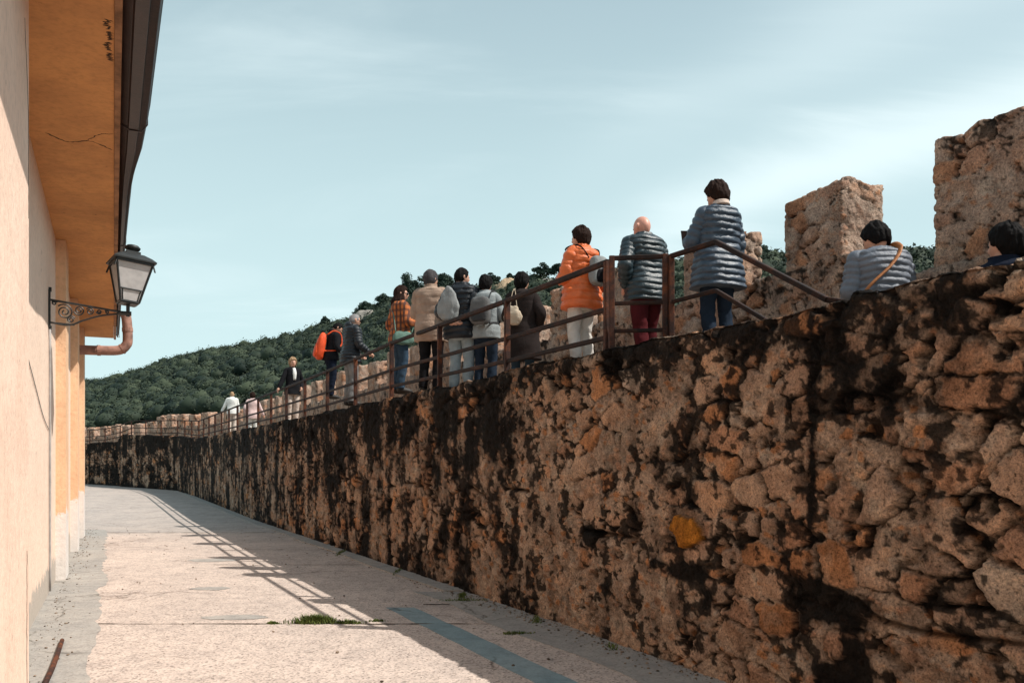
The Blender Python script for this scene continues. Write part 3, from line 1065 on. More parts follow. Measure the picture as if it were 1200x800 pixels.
# gutter: an open channel with a stepped section, hung further out over the near half of the eave
GY = [-6, 5.0, 7.4, 8.2, 8.9, 9.5, 11, 13, 17, 20.2]
GO = [0.93, 0.905, 0.885, 0.855, 0.80, 0.775, 0.755, 0.735, 0.72, 0.71]
gys = np.concatenate([np.arange(-6, 6, 0.5), np.arange(6, 11, 0.2), np.arange(11, 20.21, 0.5)])


def gsec(y):
    w = np.interp(y, GY, GO)
    a = SO + 0.055
    t = w - a
    z = EAVE(y) + 0.015
    return [(a, z + 0.10), (a, z + 0.02), (a + 0.25 * t, z - 0.012), (a + 0.30 * t, z - 0.03), (a + 0.66 * t, z - 0.03), (a + 0.70 * t, z - 0.004), (a + 0.93 * t, z + 0.012),
            (w, z + 0.045), (w, z + 0.125), (w + 0.014, z + 0.135), (w + 0.012, z + 0.150), (w - 0.012, z + 0.145), (w - 0.012, z + 0.05), (a + 0.5 * t, z + 0.0), (a + 0.012, z + 0.03), (a + 0.012, z + 0.10)]


V = [fpt(y, o, z) for y in gys for o, z in gsec(y)]
m = 16
F = [(i * m + j, i * m + (j + 1) % m, (i + 1) * m + (j + 1) % m, (i + 1) * m + j) for i in range(len(gys) - 1) for j in range(m)]
F += [tuple(range(m - 1, -1, -1)), tuple((len(gys) - 1) * m + j for j in range(m))]
gut = MB().add(np.array(V) - BO, F).build('gutter', M['gutter'], bld)
for y in np.arange(3.5, 20, 4.1):                        # gutter brackets
    mb = MB()
    w = np.interp(y, GY, GO)
    z = EAVE(y) + 0.015
    pts = [(SO + 0.045, z + 0.10), (SO + 0.048, z + 0.01), (SO + 0.055 + 0.28 * (w - SO), z - 0.036), (SO + 0.055 + 0.62 * (w - SO), z - 0.036), (w + 0.006, z + 0.04), (w + 0.006, z + 0.13)]
    for a, b_ in zip(pts[:-1], pts[1:]):
        mb.beam(np.array(fpt(y, *a)) - BO, np.array(fpt(y, *b_)) - BO, 0.008, 0.022, up=(UB[0], UB[1], 0))
    mb.build('bracket', M['gutter'], gut)
# downpipe at the far corner: from the gutter down and back to the end of the wall
pts = catmull([fpt(17.2, 0.80, 4.64), fpt(17.2, 0.84, 4.50), fpt(17.2, 0.86, 4.12), fpt(17.2, 0.83, 3.98), fpt(17.2, 0.69, 3.87), fpt(17.2, 0.30, 3.845), fpt(17.2, 0.0, 3.84), fpt(17.2, -0.20, 3.84)], 40)
mb = MB(); mb.tube(pts - BO, 0.098, 14)
dp = mb.build('downpipe', M['copper'], bld, True)
for k in (8, 20, 27):
    mb = MB(); mb.tube((pts[k:k + 2] - BO), 0.108, 14)
    mb.build('pipe_collar', M['copper'], dp)
# conduit running down beside the pilaster to the ground
mb = MB(); mb.tube(np.array([fpt(10.42, 0.02 + RECESS, z) for z in np.linspace(0.02, 3.2, 12)]) - BO, 0.013, 8)
mb.build('conduit', M['conduit'], bld, True)
mb = MB(); mb.tube(np.array(catmull([fpt(7.6, RECESS + .008, 2.62), fpt(8.6, RECESS + .008, 2.36), fpt(9.6, RECESS + .008, 2.10), fpt(10.4, RECESS + .01, 1.98)], 20)) - BO, 0.005, 6)
mb.build('cable', M['conduit'], bld, True)


def crack(pts, w, nrm_off, seed):
    P = catmull(pts, 26)
    n = len(P)
    T = np.gradient(P, axis=0); T /= np.linalg.norm(T, axis=1)[:, None]
    N = np.array(nrm_off, float)
    S = np.cross(T, N); S /= np.linalg.norm(S, axis=1)[:, None]
    jit = (h01(np.arange(n), np.int64(seed)) - .5)[:, None] * w * 3
    ww = w * (0.25 + 1.2 * h01(np.arange(n), np.int64(seed + 1)))[:, None]
    ww[0] = ww[-1] = 0.0004
    A = P + S * (jit + ww) ; B = P + S * (jit - ww)
    V = np.concatenate([A, B, A - N, B - N])
    F = []
    for i in range(n - 1):
        F += [(i, i + 1, n + i + 1, n + i), (i, 2 * n + i, 2 * n + i + 1, i + 1), (n + i, n + i + 1, 3 * n + i + 1, 3 * n + i)]
    MB().add(V - BO, F).build('crack', M['crack'], bld)


dn = (0, 0, -0.002)
crack([fpt(8.0, 0.02, EAVE(8.0) - .002), fpt(8.15, 0.2, EAVE(8.1) - .002), fpt(8.05, 0.38, EAVE(8) - .002), fpt(8.2, 0.59, EAVE(8.2) - .002)], 0.007, dn, 3)
crack([fpt(8.05, 0.36, EAVE(8.05) - .002), fpt(7.85, 0.48, EAVE(7.8) - .002), fpt(7.8, 0.59, EAVE(7.8) - .002)], 0.005, dn, 9)
for k in range(4):
    yk = 5.75 + 0.16 * k
    crack([fpt(yk, 0.57, EAVE(yk) - .002), fpt(yk + .06, 0.545 + .02 * (k % 2), EAVE(yk) - .002), fpt(yk + .13, 0.575, EAVE(yk) - .002)], 0.012, dn, 20 + k)
no = (NB[0] * 0.002, NB[1] * 0.002, 0)
crack([fpt(5.50, 0.087, 1.02), fpt(5.50, 0.087, 0.7), fpt(5.49, 0.087, 0.4), fpt(5.50, 0.087, 0.12)], 0.008, no, 40)
crack([fpt(5.36, 0.087, 4.4), fpt(5.58, 0.087, 3.9), fpt(5.6, 0.087, 3.5), fpt(5.6, 0.087, 3.2)], 0.006, no, 44)
crack([fpt(7.6, RECESS + .002, 0.62), fpt(7.62, RECESS + .002, 0.4), fpt(7.6, RECESS + .002, 0.2)], 0.005, no, 46)

# ------------------------------------------------------------------ wall lamp
LY = 10.45
lamp = tag(empty('wall_lamp', fpt(LY, 0.0, 3.43), math.atan2(NB[1], NB[0])), 'black iron lantern with frosted panes on a scrolled bracket under the ochre eave', 'wall lamp')
# local frame: x out of the wall, y along the wall away from the camera, z up.  The bracket is fixed on the recessed wall.
rx = RECESS
mb = MB()
mb.box((rx + 0.012, 0, 0.02), (0.024, 0.07, 0.46))
mb.box((rx + 0.02, 0, 0.26), (0.03, 0.05, 0.05)); mb.box((rx + 0.02, 0, -0.21), (0.03, 0.05, 0.05))
mb.build('wall_plate', M['iron'], lamp)
mb = MB()
mb.beam((rx + .02, 0, 0.135), (0.76, 0, 0.035), 0.024, 0.024)
mb.beam((rx + .02, 0, -0.14), (0.16, 0, -0.155), 0.018, 0.018)
mb.tube(catmull([(rx + .02, 0, -0.14), (0.10, 0, -0.16), (0.26, 0, -0.09), (0.45, 0, -0.02), (0.66, 0, 0.02)], 24), 0.011, 8)


def spiral(cx, cz, r0, r1, turns, a0, sgn=1, n=40, rad=0.009):
    t = np.linspace(0, 1, n)
    a = a0 + sgn * t * turns * 2 * np.pi
    r = r0 + (r1 - r0) * t
    mb.tube(np.stack([cx + r * np.cos(a), 0 * a, cz + r * np.sin(a)], -1), rad, 6)


spiral(0.05, 0.0, 0.095, 0.015, 2.1, 2.4, -1)
spiral(0.21, 0.03, 0.062, 0.012, 1.8, 3.4, 1)
spiral(0.33, 0.025, 0.046, 0.010, 1.6, 2.6, -1)
spiral(0.43, 0.028, 0.030, 0.008, 1.5, 3.2, 1)
spiral(0.12, -0.09, 0.045, 0.010, 1.6, 0.4, 1)
spiral(0.52, 0.03, 0.022, 0.007, 1.3, 2.8, -1)
spiral(-0.06, 0.10, 0.030, 0.008, 1.4, 0.2, 1)
mb.tube([(0.64, 0, 0.03), (0.80, 0, 0.03)], 0.028, 8)
mb.tube([(0.76, 0, -0.01), (0.76, 0, 0.155)], 0.022, 8)
mb.tube([(0.76, 0, 0.14), (0.76, 0, 0.165)], 0.045, 10)
mb.build('bracket', M['iron'], lamp)
lan = empty('lantern', (0.76, 0, 0.165))
lan.parent = lamp
lan.rotation_euler = (R(-2), R(5), R(11))
wb, wt, hh = 0.110, 0.212, 0.485
mb = MB()
cb = [(-wb, -wb, 0.0), (wb, -wb, 0.0), (wb, wb, 0.0), (-wb, wb, 0.0)]
ct = [(-wt, -wt, hh), (wt, -wt, hh), (wt, wt, hh), (-wt, wt, hh)]
for i in range(4):
    j = (i + 1) % 4
    mb.beam(cb[i], ct[i], 0.022, 0.022)
    mb.beam(cb[i], cb[j], 0.022, 0.022)
    mb.beam(ct[i], ct[j], 0.030, 0.034)
    mb.beam(ct[i], tuple(np.array(ct[i]) * np.array([1.12, 1.12, 0.80])), 0.024, 0.012)
lerp = lambda a, b_, t: tuple(np.array(a) * (1 - t) + np.array(b_) * t)
q0, q1 = lerp(cb[0], ct[0], 0.30), lerp(cb[1], ct[1], 0.30)
mb.beam(q0, q1, 0.016, 0.016)
mb.beam(lerp(cb[0], cb[1], .12), lerp(q0, q1, .12), 0.012, 0.012); mb.beam(lerp(cb[0], cb[1], .88), lerp(q0, q1, .88), 0.012, 0.012)
mb.box((0, 0, -0.012), (0.2, 0.2, 0.02))
fr = mb.build('lantern_frame', M['iron'], lan)
for i in range(4):
    j = (i + 1) % 4
    a, b_, c, d = [np.array(v) * np.array([0.97, 0.97, 1]) for v in (cb[i], cb[j], ct[j], ct[i])]
    nrm = np.cross(b_ - a, d - a); nrm = nrm / np.linalg.norm(nrm) * 0.004
    MB().add([a, b_, c, d, a - nrm, b_ - nrm, c - nrm, d - nrm], [(0, 1, 2, 3), (7, 6, 5, 4), (0, 4, 5, 1), (1, 5, 6, 2), (2, 6, 7, 3), (3, 7, 4, 0)]).build('glass_pane', M['glass'], lan)
mb = MB()
prof = [(0.248, hh + 0.012), (0.251, hh + 0.03), (0.20, hh + 0.075), (0.12, hh + 0.125), (0.085, hh + 0.13), (0.085, hh + 0.165)]
V = []
for r, z in prof:
    V += [(-r, -r, z), (r, -r, z), (r, r, z), (-r, r, z)]
F = [(4 * i + j, 4 * i + (j + 1) % 4, 4 * i + 4 + (j + 1) % 4, 4 * i + 4 + j) for i in range(5) for j in range(4)] + [(3, 2, 1, 0), (20, 21, 22, 23)]
mb.add(V, F)
mb.build('lantern_roof', M['iron'], lan)
mb = MB()
mb.tube([(0, 0, hh + .16), (0, 0, hh + .18), (0, 0, hh + .20), (0, 0, hh + .225), (0, 0, hh + .25), (0, 0, hh + .262)], [0.04, 0.045, 0.085, 0.095, 0.07, 0.02], 14)
mb.build('finial', M['iron'], lan, True)

# ------------------------------------------------------------------ iron railings on the rampart
def rail_line(name, label, posts, heads, offs=0.085, tilt=0.0):
    pass


rl = tag(empty('railing', (float(path([s_of_y(7.77)], .09)[0][0][0]), float(path([s_of_y(7.77)], .09)[0][0][1]), 2.56)),
         'long rusty three bar iron railing with square posts along the rampart edge', 'railing', kind='thing')
ro = np.array(rl.location)
ps = [s_of_y(7.77) + 1.95 * LEN * k for k in range(0, 32)]
ps = [s for s in ps if s < CUM[-1] - 0.5]
RH = lambda s: TOPZ(s) + np.interp(s, [0, s_of_y(9), s_of_y(13.6), s_of_y(18), 200], [0.845, 0.845, 0.905, 0.86, 0.86])
rp = lambda s, z: np.concatenate([path([s], 0.10)[0][0], [z]])
for k, s in enumerate(ps):
    b0 = rp(s, float(TOPZ(s)) - 0.08) - ro
    b1 = rp(s, float(RH(s)) + 0.0) - ro
    t = path([s])[2][0]
    MB().beam(b0, b1, 0.066 if k else 0.085, 0.05, up=(t[0], t[1], 0)).build('post', M['rust'], rl)
for nm, dh, w, h in (('handrail', 0.0, 0.05, 0.05), ('mid_rail', -0.43, 0.036, 0.045), ('bottom_rail', -0.69, 0.036, 0.045)):
    mb = MB()
    for a, b_ in zip(ps[:-1], ps[1:]):
        mb.beam(rp(a, float(RH(a)) + dh) - ro, rp(b_, float(RH(b_)) + dh) - ro, w, h)
    mb.build(nm, M['rust_shaded'], rl)

gp = tag(empty('railing', (0.90, 7.72, 2.56)), 'short rusty barrier of three bars beside the man in burgundy trousers', 'railing', kind='thing')
go = np.array(gp.location)
A0, A1 = np.array((0.905, 7.73, 0)), np.array((1.375, 7.66, 0))
zz = lambda p, z: np.array((p[0], p[1], z)) - go
MB().beam(zz(A0, 2.50), zz(A0, 3.455), 0.05, 0.05, up=(1, 0, 0)).build('post', M['rust'], gp)
MB().beam(zz(A1, 2.45), zz(A1, 3.455), 0.05, 0.05, up=(1, 0, 0)).build('post', M['rust'], gp)
for nm, z, w in (('handrail', 3.435, 0.04), ('mid_rail', 3.025, 0.034), ('bottom_rail', 2.775, 0.034)):
    MB().beam(zz(A0, z), zz(A1, z), w, w).build(nm, M['rust_shaded'], gp)

hr = tag(empty('handrail', (1.43, 7.62, 2.5)), 'rusty stair handrail bending down towards the wall top beside the woman in the long coat', 'railing', kind='thing')
ho = np.array(hr.location)
B0, B1, B2 = np.array((1.425, 7.63, 3.43)), np.array((1.72, 7.19, 3.445)), np.array((2.262, 6.12, 2.755))
MB().beam(B0 * [1, 1, 0] + [0, 0, 2.45] - ho, B0 + [0, 0, .01] - ho, 0.05, 0.05, up=(1, 0, 0)).build('post', M['rust'], hr)
mb = MB(); mb.beam(B0 - ho, B1 - ho, 0.045, 0.04); mb.beam(B1 - ho, B2 - ho, 0.045, 0.04); mb.beam(B2 - ho, B2 + np.array([0.1, -0.06, -0.03]) - ho, 0.045, 0.04)
mb.build('top_bar', M['rust_shaded'], hr)
mb = MB(); dz = np.array([0, 0, -0.41])
C2 = B1 + (B2 - B1) * 0.52 + dz
mb.beam(B0 + dz - ho, B1 + dz - ho, 0.034, 0.034); mb.beam(B1 + dz - ho, C2 - ho, 0.034, 0.034)
mb.build('lower_bar', M['rust_shaded'], hr)

# ------------------------------------------------------------------ hill and wood
PXS = [-400, 98, 200, 300, 400, 500, 600, 700, 890, 1080, 1400, 1900]
DD = [470, 360, 330, 290, 240, 200, 175, 155, 135, 120, 100, 80]
SKX = [-400, 98, 130, 160, 200, 250, 300, 350, 400, 450, 500, 560, 620, 690, 800, 890, 1080, 1400, 1900]
SKY = [470, 452, 447, 437, 423, 413, 402, 393, 380, 360, 342, 336, 328, 322, 312, 302, 297, 288, 288]
Dp = lambda p: np.interp(p, PXS, DD)
Hp = lambda p: (540 - np.interp(p, SKX, SKY)) / 1000 * Dp(p) - 1.6     # crest of the ground, trees stand above it


def hill_pt(p, v):
    p = np.asarray(p, float); v = np.asarray(v, float)
    d = Dp(p) * (0.40 + 0.60 * v)
    H = Hp(p) + 1.6
    f = np.where(v < 1, np.clip(v, 0, 1) ** 0.85, 1 - (v - 1) * 0.5 - (v - 1) ** 2 * 3)
    x = (p - 600) / 1000 * d
    z = -1.2 + (H + 1.2) * f
    z = z + (fbm(np.stack([x * 0.03, d * 0.03], -1), 3, 5) - 0.5) * 5 * np.clip(v * 1.2, 0, 1) * np.clip((1.02 - v) * 4, 0.1, 1)
    return np.stack([x, d, z], -1)


pp, vv = np.linspace(-400, 1900, 120), np.concatenate([np.linspace(0, 1, 40), np.linspace(1.03, 1.5, 10)])
G = hill_pt(np.repeat(pp, len(vv)), np.tile(vv, len(pp)))
hill = grid_mesh('hill', G, len(pp), len(vv), M['hill'])
tag(hill, kind='structure')

ICO_V, ICO_F = None, None


def ico():
    global ICO_V, ICO_F
    if ICO_V is None:
        t = (1 + 5 ** .5) / 2
        v = np.array([(-1, t, 0), (1, t, 0), (-1, -t, 0), (1, -t, 0), (0, -1, t), (0, 1, t), (0, -1, -t), (0, 1, -t), (t, 0, -1), (t, 0, 1), (-t, 0, -1), (-t, 0, 1)])
        ICO_V = v / np.linalg.norm(v, axis=1)[:, None]
        ICO_F = np.array([(0, 11, 5), (0, 5, 1), (0, 1, 7), (0, 7, 10), (0, 10, 11), (1, 5, 9), (5, 11, 4), (11, 10, 2), (10, 7, 6), (7, 1, 8), (3, 9, 4), (3, 4, 2), (3, 2, 6), (3, 6, 8), (3, 8, 9), (4, 9, 5), (2, 4, 11), (6, 2, 10), (8, 6, 7), (9, 8, 1)])
    return ICO_V, ICO_F


def leaf_cloud(cen, rad, K_, leaf, rng, core=0.78):
    """cen (N,3), rad (N,3): K_ leaf triangles round every clump, plus a solid heart. returns V,F (triangles)"""
    N = len(cen)
    d = rng.normal(size=(N, K_, 3)); d /= np.linalg.norm(d, axis=2)[:, :, None]
    d[:, :, 2] = np.where(d[:, :, 2] < -0.4, -d[:, :, 2], d[:, :, 2])
    rr = 0.72 + 0.36 * rng.random((N, K_, 1))
    P = cen[:, None, :] + d * rad[:, None, :] * rr
    nrm = d + rng.normal(size=d.shape) * 0.55
    nrm /= np.linalg.norm(nrm, axis=2)[:, :, None]
    a = np.cross(nrm, rng.normal(size=d.shape)); a /= np.linalg.norm(a, axis=2)[:, :, None]
    b = np.cross(nrm, a)
    sz = np.broadcast_to(np.asarray(leaf, float).reshape(-1, 1, 1), (N, 1, 1)) * (0.6 + 0.8 * rng.random((N, K_, 1)))
    T = np.stack([P + a * sz, P - a * sz * .6 + b * sz * .85, P - a * sz * .6 - b * sz * .85], 2)
    V = T.reshape(-1, 3)
    F = np.arange(len(V)).reshape(-1, 3)
    iv, if_ = ico()
    lump = 1 + 0.25 * (rng.random((N, 12, 1)) - 0.5)
    CV = (cen[:, None, :] + iv[None] * rad[:, None, :] * core * lump).reshape(-1, 3)
    CF = (np.arange(N)[:, None, None] * 12 + if_[None]).reshape(-1, 3) + len(V)
    return np.vstack([V, CV]), np.vstack([F, CF])


rng = np.random.default_rng(5)
# the wood: crowns all over the slope, in clumps with small clearings
n = 13000
p = rng.uniform(60, 1500, n); v = 0.22 + 0.79 * rng.random(n) ** 0.8
dens = fbm(np.stack([p * 0.018, v * 9], -1), 3, 9)
keep = (dens > 0.36) & ~((p > 590) & (p < 660) & (v > 0.8) & (rng.random(n) < .7))
p, v = p[keep], v[keep]
c = hill_pt(p, v)
sc = (0.55 + 1.15 * rng.random(len(p)) ** 1.6) * np.interp(p, [100, 500, 800], [1.2, 0.92, 0.78])
rad = np.stack([1.9 * sc, 1.9 * sc, 1.55 * sc], -1) * (0.85 + 0.3 * rng.random((len(p), 3)))
c[:, 2] += rad[:, 2] * 0.55
V, F = leaf_cloud(c, rad, 72, 0.24 + 0 * sc, rng, 0.84)
me = quad_mesh('wood', V, F)
wood = link('wood', me, M['leaf'])
tag(wood, 'dark green evergreen wood covering the hillside beyond the rampart', 'wood', kind='stuff')


def tree(px, v, h, spread, label, kind='oak', seed=1, lean=0.0, group='trees standing out on the hill crest'):
    rg = np.random.default_rng(seed)
    base = hill_pt(np.array([px]), np.array([v]))[0]
    h, spread = h * .8, spread * .85
    t = tag(empty('pine_tree' if kind == 'pine' else 'oak_tree', base), label, 'tree', group)
    mb = MB()
    hb = h * (0.62 if kind == 'pine' else 0.42)
    top = np.array([lean * h, 0, h * 0.86])
    mb.tube(catmull([(0, 0, -0.6), (0.03 * h * rg.normal(), 0.0, hb * .5), (lean * h * .6, 0, hb), top], 14), np.linspace(0.045, 0.014, 14) * h, 7)
    cs, rs = [], []
    nl = 9 if kind == 'pine' else 13
    for k in range(nl):
        a = k * 2.4 + rg.random()
        zz_ = hb + (h - hb) * (0.15 + 0.8 * k / nl) if kind == 'oak' else hb + (h - hb) * (0.45 + 0.5 * k / nl)
        rr = spread * (0.35 + 0.6 * rg.random()) * (1 - 0.45 * k / nl)
        tip = np.array([lean * h * (zz_ / h) + rr * math.cos(a), rr * math.sin(a), zz_])
        st = np.array([lean * h * .6 * (hb / h), 0, hb * (0.85 + 0.25 * k / nl)])
        mb.tube(catmull([st, st * .5 + tip * .5 + np.array([0, 0, .04 * h]), tip], 7), np.linspace(0.017, 0.006, 7) * h, 5)
        for q in range(3):
            cs.append(tip + rg.normal(size=3) * spread * 0.16)
            f = spread * (0.24 + 0.16 * rg.random())
            rs.append((f, f, f * (0.55 if kind == 'pine' else 0.8)))
    mb.build('trunk', M['bark'], t, True)
    V, F = leaf_cloud(np.array(cs), np.array(rs), 90, 0.13 + 0.02 * spread, rg, 0.55)
    link('crown', quad_mesh('crown', V, F), M['leaf2'], t)
    return t


tree(381, 0.99, 5.6, 2.0, 'small dark tree breaking the skyline above the bent walker with the orange backpack', 'oak', 3)
tree(428, 1.0, 5.5, 3.0, 'rounded oak on the crest just right of the grey haired walker', 'oak', 4)
tree(483, 0.99, 7.2, 4.0, 'broad dark oak on the crest behind the woman in the plaid shirt', 'oak', 5)
tree(452, 0.99, 5.2, 3.2, 'lower oak left of the broad dark oak on the crest', 'oak', 6)
tree(519, 0.97, 6.2, 3.4, 'dark oak between the beige jacket and the black puffer jacket', 'oak', 7)
tree(577, 0.99, 4.2, 1.9, 'flat topped pine above the walker with the grey backpack', 'pine', 8)
tree(598, 0.99, 4.0, 1.1, 'thin bare stemmed little pine on the pale rocks', 'pine', 9)
tree(636, 1.0, 4.6, 2.6, 'spreading pine on the crest left of the orange puffer jacket', 'pine', 10)
tree(656, 1.0, 4.4, 2.2, 'dark pine touching the shoulder of the orange puffer jacket', 'pine', 11)
tree(892, 0.98, 3.4, 1.9, 'bushy pine in the gap left of the second nearest merlon', 'pine', 12)
tree(1074, 0.98, 2.4, 1.7, 'low dark pine in the gap left of the nearest merlon', 'pine', 13)

# pale rocks showing on the crest
def rock(name, px, v, sx, sy, sz, label, seed, col):
    n1, n2 = 40, 24
    u, w = np.meshgrid(np.linspace(0, 2 * np.pi, n1, endpoint=False), np.linspace(0.02, np.pi - 0.02, n2), indexing='ij')
    D = np.stack([np.sin(w) * np.cos(u), np.sin(w) * np.sin(u), np.cos(w)], -1).reshape(-1, 3)
    r = 0.75 + 0.5 * fbm(D * 2.3 + seed, 4, seed) + 0.25 * np.abs(fbm(D * 5 + seed, 3, seed + 2) - 0.5)
    o = grid_mesh(name, D * r[:, None] * np.array([sx, sy, sz]), n1, n2, col, closed_u=True, smooth=False)
    o.location = hill_pt(np.array([px]), np.array([v]))[0]
    return tag(o, label, 'rock')


M['rock'] = simple('pale_tan_rock', (0.44, 0.31, 0.20), 0.95, 0.35, 0.8, 0.15, 2.5)
M['rock_grey'] = simple('grey_rock', (0.26, 0.24, 0.21), 0.95, 0.35, 0.8, 0.15, 2.5)
rock('rock_outcrop', 603, 0.93, 4.2, 3, 3.0, 'pale tan rock outcrop on the hill between two dark haired walkers', 3, M['rock'])
rock('rock_outcrop', 648, 0.90, 3.6, 3, 2.3, 'grey scree rock on the hill beside the orange jacket', 8, M['rock_grey'])
rock('rock_outcrop', 432, 0.90, 4.5, 4, 3.6, 'grey rock face on the hill right of the grey haired walker', 12, M['rock_grey'])

# ------------------------------------------------------------------ small things on the ground
def tuft(x, y, rx, ry, n, h, seed, label, group=None):
    rg = np.random.default_rng(seed)
    t = rg.normal(size=(n, 2)) * 0.45
    bx, by = x + t[:, 0] * rx, y + t[:, 1] * ry
    fall = np.exp(-(t ** 2).sum(1) * 0.9)
    hh_ = h * (0.35 + 0.75 * rg.random(n)) * (0.35 + 0.65 * fall)
    a = rg.uniform(0, 2 * np.pi, n)
    ln = hh_ * (0.25 + 0.6 * rg.random(n))
    w = 0.0035 + 0.003 * rg.random(n)
    z0 = gz(by)
    dx, dy = np.cos(a), np.sin(a)
    B = np.stack([bx, by, z0], -1) - np.array([x, y, float(gz(y))])
    S = np.stack([-dy * w, dx * w, 0 * w], -1)
    Mid = B + np.stack([dx * ln * .35, dy * ln * .35, hh_ * .65], -1)
    Tip = B + np.stack([dx * ln, dy * ln, hh_], -1)
    V = np.stack([B - S, B + S, Mid + S * .8, Mid - S * .8, Tip], 1).reshape(-1, 3)
    mb = MB()
    F = []
    for i in range(n):
        F += [(5 * i, 5 * i + 1, 5 * i + 2, 5 * i + 3), (5 * i + 3, 5 * i + 2, 5 * i + 4)]
    o = mb.add(V, F).build('grass_tuft', M['grass'])
    o.location = (x, y, float(gz(y)))
    return tag(o, label, 'grass', group)


GJ = 'weeds in the pavement joint'
tuft(-1.96, 8.46, 0.22, 0.07, 900, 0.10, 3, 'fullest green grass tuft growing in the pavement joint', GJ)
tuft(-1.62, 8.43, 0.14, 0.045, 260, 0.05, 4, 'short grass strip just right of the fullest tuft', GJ)
tuft(-2.36, 8.42, 0.07, 0.035, 150, 0.035, 5, 'tiny grass sprig left of the fullest tuft', GJ)
tuft(-1.35, 8.55, 0.10, 0.04, 90, 0.035, 6, 'sparse weeds at the edge of the rampart shadow', GJ)
tuft(-0.55, 9.9, 0.35, 0.10, 260, 0.035, 7, 'flat dark weeds beside the cement footing', GJ)
tuft(0.05, 7.9, 0.16, 0.05, 160, 0.035, 8, 'flat weeds between the drain channel and the wall', GJ)
tuft(-27.0, 59.5, 3.2, 0.9, 900, 0.28, 9, 'rough green verge at the far end of the alley', GJ)

bar = MB()
b0, b1 = np.array((-3.30, 6.02, 0.02)), np.array((-3.965, 7.52, 0.022))
bar.tube(catmull([b0, b0 * .6 + b1 * .4 + np.array([0.012, 0, 0.006]), b1], 12) - b0, np.linspace(0.021, 0.019, 12), 10)
o = bar.build('iron_bar', M['rust'], None, True); o.location = b0
tag(o, 'rusty iron bar lying on the grey strip at the foot of the building', 'bar')
M['pale_block'] = simple('pale_concrete_block', (0.62, 0.6, 0.56), 0.9, 0.15, 12, 0.004, 40)
mb = MB(); mb.box((0, 0, 0.13), (0.62, 0.30, 0.26)); mb.box((0, 0, 0.275), (0.66, 0.34, 0.03))
o = mb.build('concrete_block', M['pale_block']); o.location = (-26.1, 55.5, float(gz(55.5)))
tag(o, 'small pale concrete block at the far end of the alley', 'block')

# ------------------------------------------------------------------ people
TZ = np.array([0.74, 0.80, 0.88, 0.95, 1.02, 1.09, 1.18, 1.27, 1.35, 1.40, 1.435, 1.46, 1.485, 1.52])
TRX = np.array([0.135, 0.160, 0.172, 0.168, 0.152, 0.142, 0.150, 0.163, 0.172, 0.172, 0.145, 0.100, 0.066, 0.054])
TRY = np.array([0.095, 0.115, 0.128, 0.122, 0.108, 0.102, 0.108, 0.116, 0.115, 0.103, 0.088, 0.070, 0.060, 0.056])
TCY = np.array([0.0, -0.005, -0.012, -0.008, 0.0, 0.004, 0.004, 0.002, -0.004, -0.010, -0.014, -0.012, -0.006, 0.0])
ARMS = {
    'down': ((.235, -.02, 1.115), (.250, .035, .865)),
    'front': ((.235, .03, 1.115), (.100, .25, 1.13)),
    'high': ((.235, .10, 1.13), (.085, .28, 1.24)),
    'back': ((.265, -.105, 1.125), (.045, -.175, .985)),
    'pocket': ((.285, -.075, 1.125), (.205, .085, .930)),
    'rail': ((.250, .05, 1.115), (.225, .26, .985)),
    'side': ((.285, .02, 1.13), (.40, .06, .90)),
}


def ring_loft(cen, rx_, ry_, m=28, pw=2.0):
    """stack of horizontal super-ellipse rings; returns (n,m,3)"""
    th = np.arange(m) / m * 2 * np.pi
    c, s = np.cos(th), np.sin(th)
    e = 2.0 / pw
    cx_, sy_ = np.sign(c) * np.abs(c) ** e, np.sign(s) * np.abs(s) ** e
    cen = np.asarray(cen, float)
    V = np.zeros((len(cen), m, 3))
    V[:, :, 0] = cen[:, 0:1] + np.asarray(rx_)[:, None] * cx_[None]
    V[:, :, 1] = cen[:, 1:2] + np.asarray(ry_)[:, None] * sy_[None]
    V[:, :, 2] = cen[:, 2:3]
    return V


def loft_faces(n, m):
    F = [(i * m + j, i * m + (j + 1) % m, (i + 1) * m + (j + 1) % m, (i + 1) * m + j) for i in range(n - 1) for j in range(m)]
    return F + [tuple(range(m - 1, -1, -1)), tuple((n - 1) * m + j for j in range(m))]


def limb(pts, rads, n=18, m=14):
    P = catmull(pts, n)
    r = np.interp(np.linspace(0, 1, n), np.linspace(0, 1, len(rads)), rads)
    return tube(P, r, m)


